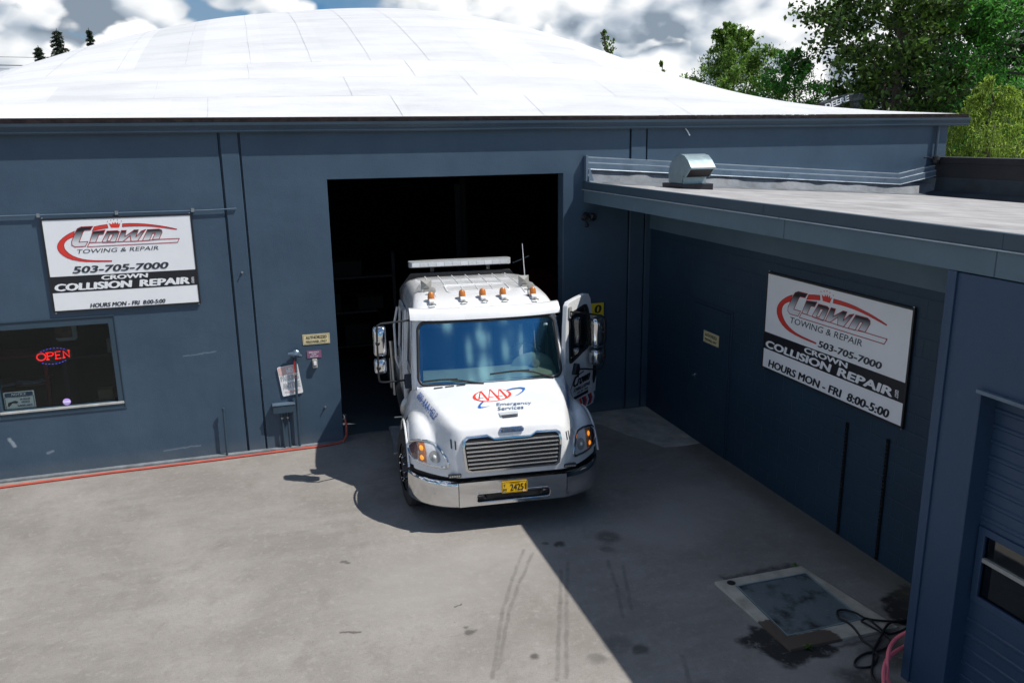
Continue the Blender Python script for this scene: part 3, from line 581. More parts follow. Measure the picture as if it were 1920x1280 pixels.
# tube letters
def letter(pts): q.tube([mp_(u,v,.014) for u,v in pts],.0085,6)
sh=lambda pts:[(-4.105+u*.425,1.655+v*.098+u*.02) for u,v in pts]
letter(sh([(.14+.13*math.cos(a),.5+.5*math.sin(a)) for a in [2*PI*k/16 for k in range(17)]]))
letter(sh([(.32,0),(.32,1),(.45,1),(.50,.85),(.50,.65),(.45,.5),(.33,.5)])); letter(sh([(.28,0),(.37,0)])); letter(sh([(.28,1),(.36,1)]))
letter(sh([(.72,0),(.57,0),(.57,1),(.72,1)])); letter(sh([(.57,.5),(.69,.5)])); letter(sh([(.54,0),(.6,0)]))
letter(sh([(.80,0),(.80,1),(.97,0),(.97,1)])); letter(sh([(.76,0),(.84,0)])); letter(sh([(.93,1),(1.0,1)]))
q.build('lettering','neonred',t)
for k in range(30):
    a=2*PI*k/30; q=MB()
    if abs(math.sin(a))<.62: continue
    q.box(-3.895+.215*math.cos(a)-.008,-3.895+.215*math.cos(a)+.008,.132,.146,1.705+.112*math.sin(a)+.013*math.cos(a)-.003,1.705+.112*math.sin(a)+.013*math.cos(a)+.003)
    q.build('light_dot','neonblue',t)
# notice sign in window
t=thing('notice_sign','white and navy NOTICE video surveillance sign in the corner of the office window','sign',(-4.39,.1,.99))
mp_=mXZ(.1)
q=MB(); q.prism([rrect(-4.575,-4.195,1.0,1.25,.012)],mp_,0,-.006); q.build('board','signwhite',t)
q=MB(); q.prism([rrect(-4.56,-4.21,1.185,1.24,.02)],mp_,.002); q.build('header','navy',t)
q=MB(); put_text(q,'NOTICE',(-4.48,1.196),(-4.30,1.196),(-4.47,1.232),mp_,.004,.02); q.build('heading','signwhite',t)
q=MB(); put_text(q,'THIS AREA IS UNDER',(-4.48,1.168),(-4.26,1.168),(-4.48,1.178),mp_,.003); put_text(q,'24 HOUR',(-4.38,1.125),(-4.25,1.125),(-4.38,1.153),mp_,.003,.02); put_text(q,'VIDEO',(-4.37,1.082),(-4.26,1.082),(-4.37,1.11),mp_,.003,.02); put_text(q,'SURVEILLANCE',(-4.42,1.035),(-4.235,1.035),(-4.42,1.06),mp_,.003,.02); stroke(q,[(-4.562,1.012),(-4.208,1.012),(-4.208,1.18),(-4.562,1.18)],.006,mp_,.003); q.build('lettering','inkblue',t)
q=MB(); q.prism([[(-4.53,1.10),(-4.44,1.125),(-4.40,1.105),(-4.42,1.085),(-4.48,1.09),(-4.52,1.045),(-4.54,1.05)]],mp_,.003); q.build('camera_symbol','inkgrey',t)
t=thing('window_sticker','small round lilac sticker low on the office window pane','sticker',(-3.795,.055,1.0))
q=MB(); q.prism([ellipse(-3.795,1.05,.052,.048,20)],mXZ(.055),0,-.004); q.build('sticker_disc','lilac',t); q=MB(); q.box(-3.838,-3.752,.050,.0535,1.038,1.062); q.build('stripe','signwhite',t)

# ================================================================== SHOP SIGNS
LS,LH=1.857,1.238
ART=dict(
 swA=[(.38,1.077),(.32,1.052),(.27,1.024),(.225,.992),(.186,.956),(.16,.92),(.147,.886),(.147,.855),(.153,.825),(.172,.79),(.203,.756),(.25,.722),(.304,.696),(.38,.674),(.475,.659),(.62,.649),(.784,.644),(.789,.656),(.67,.663),(.565,.671),(.49,.682),(.435,.694),(.365,.72),(.311,.75),(.275,.78),(.253,.808),(.232,.84),(.227,.87),(.226,.892),(.232,.912),(.248,.94),(.273,.964),(.31,.985),(.356,1.002)],
 swB=[(.625,1.126),(.70,1.14),(.788,1.151),(.796,1.104),(.70,1.09),(.597,1.072)],
 swC=[(.98,1.152),(1.07,1.152),(1.168,1.148),(1.27,1.137),(1.359,1.122),(1.45,1.106),(1.527,1.088),(1.60,1.069),(1.663,1.049),(1.656,1.043),(1.59,1.055),(1.525,1.068),(1.44,1.084),(1.356,1.097),(1.26,1.107),(1.164,1.112),(1.07,1.113),(.975,1.111)],
 crown=[(.832,1.103),(.81,1.167),(.849,1.149),(.86,1.179),(.875,1.154),(.892,1.184),(.905,1.153),(.925,1.179),(.93,1.15),(.956,1.161),(.932,1.101)])
LET=dict(
 C=[[(.608,1.132),(.468,1.131),(.419,1.109),(.396,1.076),(.327,.94),(.325,.891),(.361,.866),(.488,.869),(.524,.93),(.416,.928),(.481,1.06),(.5,1.083),(.576,1.085)]],
 r=[[(.600,1.060),(.755,1.075),(.726,1.021),(.672,1.018),(.618,.915),(.545,.917)]],
 o=[[(.778,1.06),(.905,1.061),(.930,1.045),(.862,.905),(.71,.909),(.702,.925)],[(.812,1.018),(.85,1.018),(.80,.926),(.759,.926)]],
 w=[[(.956,1.06),(1.017,1.059),(.990,.975),(1.119,1.061),(1.17,1.061),(1.128,.965),(1.205,1.042),(1.262,1.06),(1.141,.907),(1.062,.907),(1.058,.985),(.955,.909),(.893,.909)]],
 n=[[(1.285,1.058),(1.432,1.06),(1.465,1.043),(1.468,1.012),(1.418,.921),(1.335,.921),(1.378,1.006),(1.346,1.006),(1.292,.909),(1.205,.909)]])
BAR=[(.541,.915),(1.20,.907),(1.412,.919),(1.681,.919),(1.654,.866),(.511,.861)]
def shop_sign(label,loc,mk,W_,H_,fa,texts,dotcom):
    """mk(u,v,t): sign metres -> world; fa: artwork transform"""
    t=thing('shop_sign',label,'sign',loc,0,'shop signs on the walls')
    q=MB(); q.prism([[(.0,.0),(W_,0),(W_,H_),(0,H_)]],mk,.004,.030); q.build('board','signwhite',t)
    q=MB(); q.prism([[(-.018,-.018),(W_+.018,-.018),(W_+.018,H_+.018),(-.018,H_+.018)],[(.006,.006),(W_-.006,.006),(W_-.006,H_-.006),(.006,H_-.006)]],mk,.002,.036); q.build('frame','blackpaint',t,bevel=.003)
    q=MB(); q.prism([[(.006,.252),(W_-.006,.252),(W_-.006,.474),(.006,.474)]],mk,.0315); q.build('band','ink',t)
    A=lambda pts:[fa(*p_) for p_ in pts]
    q=MB()
    for k in ('swA','swB','swC','crown'): q.prism([A(ART[k])],mk,.0315)
    for x,y in ((.798,1.19),(.841,1.204),(.879,1.211),(.922,1.203),(.97,1.187)): q.prism([A(ellipse(x,y,.006,.007,8))],mk,.0315)
    q.build('emblem','signred',t)
    q=MB()
    for k in ('swA','swB','swC'): stroke(q,A(ART[k]),.007,mk,.0325)
    q.build('emblem_outline','linered',t)
    # lettering "Crown": printed gradient stored per vertex
    q=MB(); gr=[]
    for k,l in LET.items():
        loops=[]
        for lp in l:
            d=[]; n=len(lp)
            for i in range(n):
                a,b_=lp[i],lp[(i+1)%n]; d.append(a); d.append(((a[0]+b_[0])/2,(a[1]+b_[1])/2))
            loops.append(d)
        # cut into thin horizontal bands so the gradient follows height
        flat=[p_ for lp in loops for p_ in lp]
        tris=tessellate_polygon([[Vector((x,y,0)) for x,y in lp] for lp in loops])
        for tr in tris: 
            q.add([mk(*fa(*flat[i]),.0325) for i in tr],[(0,1,2)]); gr+=[(flat[i][1]-.866)/(1.132-.866) if k=='C' else (flat[i][1]-.905)/(1.062-.905)*.85+.06 for i in tr]
    o=q.build('brand_lettering','grad',t)
    at=o.data.attributes.new('grad','FLOAT','POINT'); at.data.foreach_set('value',gr)
    q=MB()
    for k,l in LET.items():
        for lp in l: stroke(q,A(lp),.0095,mk,.0335)
    stroke(q,A(BAR),.0095,mk,.0336); q.build('lettering_outline','linered',t)
    for nm,ma,body,BL,BR,TL,bold in texts:
        q=MB(); put_text(q,body,BL,BR,TL,mk,.0335,bold); q.build(nm,ma,t)
    BL,BR,TL=dotcom; q=MB(); put_text(q,'.com',BL,BR,TL,mk,.0335,.01); q.build('web_suffix','signwhite',t)
    q=MB()
    for u,v in ((.01,-.024),(W_-.01,-.024),(.01,H_+.024),(W_-.01,H_+.024)):
        x,y,z=mk(u,v,.0); x2,y2,z2=mk(u,v,.022); q.tube([(x,y,z),(x2,y2,z2)],.011,8)
    q.build('screw','steel',t)
lz=2.363
mk=lambda u,v,t:(-3.754+u,-t,lz+v)
shop_sign('white shop sign on the left wall above the office window, with small opening hours',(-3.754+LS/2,0,lz),mk,LS,LH,lambda x,y:(x,y),[
 ('tagline','inkgrey','TOWING & REPAIR',(.363,.774),(1.396,.774),(.381,.829),-.004),
 ('phone_number','inkgrey','503-705-7000',(.28,.507),(1.485,.507),(.314,.602),.032),
 ('band_name','signwhite','CROWN',(.623,.397),(1.217,.397),(.634,.46),.05),
 ('band_text','signwhite','COLLISION',(.028,.274),(.996,.274),(.047,.376),.05),
 ('band_text','signwhite','REPAIR',(1.094,.274),(1.757,.274),(1.111,.374),.05),
 ('opening_hours','inkgrey','HOURS MON - FRI  8:00-5:00',(.441,.023),(1.402,.023),(.454,.082),.025)],((1.812,.274),(1.820,.367),(1.778,.274)))
mk2=lambda u,v,t:(5.217-t,-3.387-u,1.627+v)
shop_sign('wide white shop sign on the shaded block wall under the overhang, with large opening hours',(5.217,-3.387-LS*2/3,1.627),mk2,2*LH,LH,lambda x,y:(.051+1.254*x,-.194+1.151*y),[
 ('tagline','inkgrey','TOWING & REPAIR',(.506,.695),(1.80,.695),(.52,.771),-.004),
 ('phone_number','inkgrey','503-705-7000',(1.07,.519),(2.113,.519),(1.092,.602),.032),
 ('band_name','signwhite','CROWN',(.827,.393),(1.603,.393),(.833,.463),.05),
 ('band_text','signwhite','COLLISION',(.031,.272),(1.319,.272),(.058,.374),.05),
 ('band_text','signwhite','REPAIR',(1.438,.273),(2.312,.273),(1.466,.376),.05),
 ('opening_hours','ink','HOURS MON - FRI  8:00-5:00',(.124,.03),(2.286,.03),(.146,.13),.03)],((2.398,.282),(2.398,.369),(2.346,.282)))

# ================================================================== WALL FIXTURES
t=thing('conduit','thin pale conduit running along the top of the left shop sign','conduit',(-2.8,-.03,3.66))
q=MB(); q.tube([(-8,-.03,3.685),(-4.2,-.03,3.672),(-1.66,-.03,3.655),(-1.28,-.03,3.665)],.010,8); q.build('pipe','flash',t,smooth=True)
q=MB()
for x in (-3.78,-2.83,-1.86): q.box(x-.02,x+.02,-.045,-.002,3.64,3.69)
q.build('clip','steel',t)
t=thing('conduit','short grey conduit stub standing at the wall right of the office window','conduit',(-1.72,-.07,0))
q=MB(); q.tube([(-1.735,-.075,.035),(-1.725,-.075,.76)],.016,8); q.lathe([(0,.022),(.05,.022),(.055,.01)],(-1.725,-.075,.72),(0,0,1),10); q.build('pipe','trim',t,smooth=True)
t=thing('downpipe','slim dark vertical pipe crossing the NO PARKING sign beside the doorway','pipe',(-.66,-.06,0))
q=MB(); q.tube([(-.675,-.06,.03),(-.665,-.06,.8),(-.640,-.06,1.46)],.02,8); q.build('pipe','trim',t,smooth=True)
q=MB(); q.lathe([(0,.03),(.03,.055),(.07,.06),(.1,.03)],(-.64,-.11,1.47),(0.1,.3,.2),10); q.tube([(-.74,-.07,1.50),(-.65,-.09,1.49),(-.55,-.06,1.45)],[.02,.045,.02],8); q.build('bent_cap','flash',t,smooth=True)
q=MB(); q.box(-.67,-.65,-.085,-.055,1.12,1.40); q.build('red_tag','redpaint',t)
q=MB(); q.lathe([(0,.022),(.012,.022),(.014,.012)],(-.655,-.082,1.19),(0,-1,0),10); q.build('clamp','steel',t)
t=thing('parking_sign','faded tilted NO PARKING ANYTIME sign on the wall left of the doorway','sign',(-.74,-.02,.85))
ang=R(6.5); ca,sa=math.cos(ang),math.sin(ang)
def mps(u,v,tt): return (-.738+ca*u-sa*v,-.014-tt,1.08+sa*u+ca*v)
q=MB(); q.prism([rrect(-.152,.152,-.232,.232,.022)],mps,0,.006); q.build('board','signwhite',t)
q=MB(); q.prism([rrect(-.142,.142,.10,.222,.015)],mps,.008); q.build('faded_field','pinkfade',t)
q=MB(); put_text(q,'NO',(-.03,.115),(.07,.115),(-.03,.205),mps,.010,.03); q.build('word','signwhite',t)
q=MB(); put_text(q,'PARKING',(-.135,.0),(.135,.0),(-.135,.085),mps,.008,.02); put_text(q,'ANYTIME',(-.125,-.125),(.135,-.125),(-.125,-.03),mps,.008,.02); q.box(0,0,0,0,0,0); q.build('lettering','greyfade',t)
q=MB(); q.prism([[(-.11,-.185),(.06,-.185),(.06,-.20),(.11,-.172),(.06,-.145),(.06,-.16),(-.11,-.16)]],mps,.008); q.build('arrow','pinkfade',t)
q=MB(); 
for v in (.18,-.2): q.lathe([(0,.014),(.006,.012)],mps(-.01,v,.007),(0,-1,0),10)
q.build('bolt','steel',t)
def small_sign(name,label,loc,mp_,x0,x1,z0,z1,board,lines,ink,border=True):
    t=thing(name,label,'sign',loc)
    q=MB(); q.prism([[(x0,z0),(x1,z0),(x1,z1),(x0,z1)]],mp_,0.002,.008); q.build('board',board,t)
    q=MB()
    for body,a,b_,c,d,bold in lines: put_text(q,body,(a,c),(b_,c),(a,d),mp_,.0105,bold)
    if border: k=.012; stroke(q,[(x0+k,z0+k),(x1-k,z0+k),(x1-k,z1-k),(x0+k,z1-k)],.003,mp_,.0105)
    q.build('lettering',ink,t)
    return t
small_sign('authorized_sign','cream AUTHORIZED PERSONNEL ONLY sign on the sunny wall left of the doorway',(-.31,0,1.6),mXZ(0),-.51,-.112,1.602,1.758,'signcream',[('AUTHORIZED',-.465,-.155,1.688,1.732,.012),('PERSONNEL ONLY',-.465,-.155,1.628,1.664,.004)],'ink')
small_sign('authorized_sign','yellow AUTHORIZED PERSONNEL ONLY sign on the shaded door in the corner',(5.20,-2.09,1.62),lambda u,v,tt:(5.19-tt,-2.09-u,v),-.21,.21,1.615,1.785,'signcream',[('AUTHORIZED',-.165,.165,1.708,1.755,.014),('PERSONNEL ONLY',-.165,.165,1.643,1.683,.006)],'ink')
small_sign('shutoff_sign','small purple EMERGENCY PUMP SHUT OFF sign above the wall switch','sign' and (-.358,0,1.39),mXZ(0),-.465,-.252,1.389,1.506,'purple',[('EMERGENCY',-.435,-.285,1.468,1.490,.01),('PUMP',-.395,-.325,1.436,1.456,.01),('SHUT OFF',-.42,-.30,1.404,1.424,.01)],'signwhite',False)
t=thing('wall_switch','small pale switch box on the wall under the purple sign','switch',(-.36,0,1.24))
q=MB(); q.box(-.395,-.322,-.06,-.002,1.244,1.375); q.build('switch_box','silverplastic',t,bevel=.006); q=MB(); q.box(-.378,-.339,-.072,-.0605,1.29,1.35); q.build('toggle','signwhite',t,bevel=.004)
t=thing('meter_box','flat dark junction box on two short pipes beside the doorway','box',(-.86,-.06,0))
q=MB(); q.box(-1.024,-.703,-.13,-.002,.605,.725); q.build('box_body','trim',t,bevel=.006); q=MB(); q.box(-1.03,-.697,-.138,-.002,.726,.742); q.build('lid','flash',t,bevel=.004)
for x in (-.898,-.815):
    q=MB(); q.tube([(x,-.06,.03),(x,-.06,.61)],.018,8); q.build('pipe','trim',t,smooth=True)
    q=MB(); q.lathe([(0,.026),(.025,.026)],(x,-.06,.50),(0,0,1),10); q.build('coupling','steel',t)
t=thing('red_hose','long red hose lying along the foot of the left wall','hose',(-2.4,-.2,0))
q=MB(); q.tube([(-8,-.42,.018),(-4.7,-.277,.018),(-3.37,-.212,.018),(-1.93,-.195,.018),(-.9,-.150,.018),(-.38,-.135,.018),(-.10,-.10,.020),(.0,-.05,.04),(.045,.0,.10),(.055,.02,.25),(.035,.04,.38)],.019,8); q.build('hose_line','redhose',t,smooth=True)
t=thing('tap','small tap fitting at the left foot of the doorway where the red hose ends','tap',(.02,.04,.28))
q=MB(); q.tube([(.0,.06,.42),(.035,.045,.42),(.035,.04,.36)],.022,8); q.lathe([(0,.03),(.015,.03)],(.035,.04,.415),(0,0,1),10); q.build('tap_body','steel',t,smooth=True)
t=thing('anchor_bolt','single anchor bolt sticking out of the wall low beside the doorway','bolt',(-.249,-.0,.6))
q=MB(); q.lathe([(0,.016),(.02,.016),(.021,.008),(.05,.008)],(-.249,0,.60),(0,-1,0),8); q.build('bolt_shank','steel',t)
t=thing('anchor_bolt','single anchor bolt on the wall between the panel joints right of the left sign','bolt',(-1.283,-.01,2.755))
q=MB(); q.lathe([(0,.016),(.02,.016),(.021,.008),(.045,.008)],(-1.283,-.012,2.755),(0,-1,0),8); q.build('bolt_shank','steel',t)
t=thing('wire_stub','short white cable end dangling below the gutter over the wing roof','cable',(5.8,-.06,4.68))
q=MB(); q.tube([(5.775,-.03,4.695),(5.80,-.06,4.65),(5.84,-.06,4.585)],.010,6); q.build('cable','signwhite',t)
def floodlight(label,x,y,z):
    t=thing('floodlight',label,'light',(x,y,z),0,'wall floodlights')
    q=MB(); q.lathe([(0,.05),(.03,.05),(.035,.03)],(x,0,z),(0,-1,0),12); q.build('mount','blackpaint',t,smooth=True)
    for dx in (-.07,.075):
        q=MB(); q.tube([(x,-.03,z),(x+dx*.6,-.08,z+.01)],.014,6); q.lathe([(0,.022),(.02,.05),(.09,.062),(.10,.058)],(x+dx*.6,-.08,z+.01),(dx*6,-1,-.5),14); h=q.build('lamp_head','blackpaint',t,smooth=True)
        q=MB(); d=Vector((dx*6,-1,-.5)).normalized(); c=Vector((x+dx*.6,-.08,z+.01))+d*.1; q.lathe([(0.001,.05),(.004,.045)],c,d,14); q.build('lens','lens',h)
    q=MB(); q.tube([(x,-.04,z-.03),(x-.01,-.06,z-.12)],.016,6); q.lathe([(0,.03),(.05,.032),(.055,.02)],(x-.01,-.065,z-.13),(0,-.5,-1),12); q.build('sensor','blackpaint',t,smooth=True)
floodlight('black twin floodlight with sensor on the wall right of the doorway under the overhang',4.05,-.0,3.36)
t=thing('floodlight','dark spherical lamp on a bent arm at the far end of the wing roof','light',(10.86,-.05,4.1))
q=MB(); q.lathe([(0,.02),(.03,.07),(.08,.09),(.14,.07),(.17,.02)],(10.86,-.10,4.02),(0,0,1),14); q.build('lamp_head','blackpaint',t,smooth=True)
q=MB(); q.tube([(10.86,-.08,4.1),(10.65,-.10,4.15),(10.58,-.1,4.14)],.014,6); q.build('arm','blackpaint',t)
q=MB(); q.lathe([(0,.05),(.02,.045)],(10.93,-.15,4.1),(.4,-1,.2),12); q.build('lens','signwhite',t)
t=thing('yellow_sign','yellow board with a black figure 0 on the wall behind the open truck door','sign',(4.25,0,1.5))
q=MB(); q.box(4.08,4.375,-.03,-.004,1.70,1.905); q.build('board','signyellow',t)
q=MB(); put_text(q,'0',(4.20,1.735),(4.325,1.735),(4.22,1.88),mXZ(-.03),.003,.03); q.build('figure','ink',t)
q=MB(); q.box(4.08,4.375,-.029,-.004,1.48,1.698); q.build('lower_board','signcream',t)

# ================================================================== WING BUILDING
wing=thing('wing_building','low blue grey wing with flat roof, deep overhang and roller door on the right','building',(7.5,-5,0))
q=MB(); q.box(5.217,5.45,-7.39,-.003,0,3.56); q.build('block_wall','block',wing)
q=MB(); q.box(5.185,5.216,-7.39,-.01,3.10,3.56); q.build('frieze_board','fascia',wing,bevel=.004)
# front of roller door bay
XF=4.01
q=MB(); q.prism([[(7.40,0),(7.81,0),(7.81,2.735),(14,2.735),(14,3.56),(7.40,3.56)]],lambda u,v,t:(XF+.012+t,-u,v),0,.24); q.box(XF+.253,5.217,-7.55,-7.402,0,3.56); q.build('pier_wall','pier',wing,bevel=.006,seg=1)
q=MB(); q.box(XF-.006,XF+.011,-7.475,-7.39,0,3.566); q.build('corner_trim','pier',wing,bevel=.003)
q=MB(); q.box(XF-.03,XF+.20,-14,-7.80,2.705,2.734); q.build('lintel_trim','flash',wing,bevel=.003)
q=MB(); q.box(4.9,11,-14.05,-14,0,3.5); q.box(11,11.2,-14,-.01,0,3.5); q.build('back_wall','wall',wing)
q=MB(); q.box(XF,XF+.03,-14,-.003,3.57,3.775); q.build('fascia','fascia',wing,bevel=.003)
q=MB(); q.box(XF-.02,XF+.04,-14,-.003,3.776,3.895); q.build('edge_flashing','trim',wing,bevel=.004)
q=MB(); q.box(XF-.032,XF-.001,-14,-.003,3.764,3.775); q.build('drip_edge','flashlight',wing,bevel=.003)  # pale colour paints the highlight line below the edge flashing
q=MB()
for y,z0,z1,x in ((-4.95,3.776,3.89,XF-.0225),(-7.85,3.776,3.89,XF-.0225),(-5.3,3.572,3.768,XF-.002),(-7.8,3.572,3.768,XF-.002)): q.box(x,x+.004,y-.004,y+.004,z0,z1)
q.build('joint_line','trim',wing)
q=MB(); q.box(XF+.031,5.46,-7.40,-.003,3.575,3.60); q.build('soffit','fascia',wing)
zr=lambda x:3.874-(x-4.04)*.0595
q=MB(); xa,xb=XF+.032,10.89; q.add([(x,y,z) for y in (-14,-.003) for x,z in ((xa,3.62),(xb,3.3),(xb,zr(xb)),(xa,zr(xa)))],[(0,1,2,3),(7,6,5,4),(0,4,5,1),(1,5,6,2),(2,6,7,3),(3,7,4,0)])
wr=mat('grey mineral roofing',(.325,.32,.32),.9,var=.32,vscale=2.2,bump=.4,bscale=90); q.build('roof',wr,wing)
# roofing upturn along the main wall and metal flashing above it
zt=lambda x:4.285-(x-4.02)*.0672
q=MB(); xs=[4.045+(10.89-4.045)*k/24 for k in range(25)]
rn=random.Random(5)
q.add([(x,-.34,zr(x)+.003) for x in xs]+[(x,-.12+rn.uniform(-.03,.03),zr(x)+.03+rn.uniform(-.01,.012)) for x in xs]+[(x,-.03,zt(x)-.16) for x in xs],[(r_*25+i,r_*25+i+1,r_*25+26+i,r_*25+25+i) for r_ in range(2) for i in range(24)])
q.build('roof_upturn',mat('silver grey roof coating',(.15,.165,.185),.6,.2,var=.4,vscale=5),wing,smooth=True)
q=MB()
def strip(za,zb,ya,yb):
    xs=[4.02,5.6,7.2,8.8,10.12,10.9]
    lift=[0,0,0,0,0,.185]
    q.add([(x,ya,zt(x)+za+l) for x,l in zip(xs,lift)]+[(x,yb,zt(x)+zb+l) for x,l in zip(xs,lift)],[(i,i+1,i+7,i+6) for i in range(5)])
strip(-.018,-.085,-.046,-.050); strip(-.104,-.185,-.082,-.088)
q.build('wall_flashing','flash',wing)
q=MB(); strip(0,-.004,-.004,-.050); strip(-.004,-.018,-.050,-.046); strip(-.085,-.090,-.050,-.086); strip(-.090,-.104,-.086,-.082); strip(-.185,-.198,-.088,-.094)
q.build('flashing_edge','flashlight',wing)
q=MB(); q.box(4.005,4.045,-.10,-.004,3.90,4.30); q.add([(4.05,-.095,4.2),(4.14,-.12,3.89),(4.05,-.12,3.89)],[(0,1,2)]); q.build('flashing_end','flash',wing,bevel=.004)
# raised dark parapet at the far side
q=MB(); q.box(10.9,11.2,-14,-.01,3.78,4.13); q.box(10.87,11.23,-14,-.01,4.05,4.15); q.build('parapet','darkmetal',wing,bevel=.005)
q=MB(); q.add([(10.55,-14,zr(10.55)+.004),(10.55,-.12,zr(10.55)+.004),(10.86,-.12,3.56),(10.86,-14,3.56),(10.885,-.12,3.80),(10.885,-14,3.80)],[(0,1,2,3),(3,2,4,5)]); q.box(10.899,11.0,-14,-.2,3.3,3.775)
q.build('parapet_upturn','roofing_black',wing)
# flush door in the block wall
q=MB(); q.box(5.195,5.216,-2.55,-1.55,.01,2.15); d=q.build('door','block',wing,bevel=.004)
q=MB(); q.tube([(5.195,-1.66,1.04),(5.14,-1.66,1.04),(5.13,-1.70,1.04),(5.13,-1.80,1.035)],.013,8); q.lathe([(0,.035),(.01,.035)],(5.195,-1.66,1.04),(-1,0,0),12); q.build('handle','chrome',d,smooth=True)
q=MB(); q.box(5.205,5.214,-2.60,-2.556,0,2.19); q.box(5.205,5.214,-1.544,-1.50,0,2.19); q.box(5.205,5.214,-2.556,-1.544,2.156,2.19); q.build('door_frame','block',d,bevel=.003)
# roller door
q=MB(); XD=4.19
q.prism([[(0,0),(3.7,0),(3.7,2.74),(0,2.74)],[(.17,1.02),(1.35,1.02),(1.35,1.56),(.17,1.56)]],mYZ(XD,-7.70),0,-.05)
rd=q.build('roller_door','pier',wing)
q=MB()
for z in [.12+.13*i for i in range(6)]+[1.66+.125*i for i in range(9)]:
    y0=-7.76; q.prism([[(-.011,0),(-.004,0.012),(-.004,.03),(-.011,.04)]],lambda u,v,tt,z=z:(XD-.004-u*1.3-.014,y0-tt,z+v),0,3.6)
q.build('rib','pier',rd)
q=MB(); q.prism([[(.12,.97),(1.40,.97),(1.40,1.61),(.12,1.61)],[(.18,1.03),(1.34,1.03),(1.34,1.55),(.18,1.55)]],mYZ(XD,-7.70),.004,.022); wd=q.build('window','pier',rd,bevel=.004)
q=MB(); q.box(XD-.02,XD+.02,-9.04,-7.88,1.325,1.36); q.build('muntin','silverplastic',wd,bevel=.004)
q=MB(); q.box(XD+.01,XD+.016,-9.04,-7.88,1.03,1.55); q.build('pane','sideglass',wd)
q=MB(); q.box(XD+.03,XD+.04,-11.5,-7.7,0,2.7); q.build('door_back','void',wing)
# vent on wing roof
t=thing('roof_vent','galvanised hooded exhaust vent on the low wing roof','vent',(5.35,-1.0,3.87))
q=MB(); q.box(5.13,5.66,-1.16,-.52,3.75,3.872); q.build('curb','darkmetal',t,bevel=.006)
side=[(-.62,3.88),(-.60,4.03),(-.64,4.14),(-.72,4.22),(-.83,4.28),(-.96,4.31),(-1.09,4.29),(-1.20,4.22),(-1.30,4.12),(-1.14,3.965),(-1.09,4.02),(-1.05,3.965),(-1.03,3.88)]
mS=lambda u,v,t:(t,u,v)
for x0 in (5.19,5.588): q=MB(); q.prism([side],mS,x0,x0+.012); q.build('side_panel','galv',t,bevel=.003)
q=MB(); top_=side[:9]; q.add([(x,y,z) for x in (5.19,5.60) for y,z in [(a_[0]*1.0,a_[1]+.003) for a_ in top_]],[(i,i+1,10+i,9+i) for i in range(8)]); q.build('hood','galv',t,smooth=True,angle=60)
q=MB(); q.box(5.185,5.605,-1.315,-1.285,4.095,4.125); q.build('lip','galv',t,bevel=.006)
q=MB(); q.add([(5.203,-1.27,4.10),(5.587,-1.27,4.10),(5.587,-1.13,3.975),(5.203,-1.13,3.975)],[(0,1,2,3)]); q.build('outlet','darkmetal',t)
q=MB(); q.box(5.203,5.587,-1.06,-.64,3.87,4.0); q.build('duct_neck','galv',t)
# metal rails on block wall
for y,zt_,lab in ((-5.05,1.40,'black slotted rail on the block wall, the one farther from the roller door'),(-5.69,1.43,'black slotted rail on the block wall, the one nearer the roller door')):
    t=thing('slotted_rail',lab,'rail',(5.2,y,.0),0,'slotted rails on the block wall')
    q=MB()
    q.box(5.19,5.214,y-.014,y-.009,.02,zt_); q.box(5.19,5.214,y+.009,y+.014,.02,zt_); q.box(5.205,5.215,y-.009,y+.009,.02,zt_)
    z=.06
    while z<zt_-.04: q.box(5.191,5.197,y-.009,y+.009,z,z+.02); z+=.045
    q.build('channel','blackpaint',t)

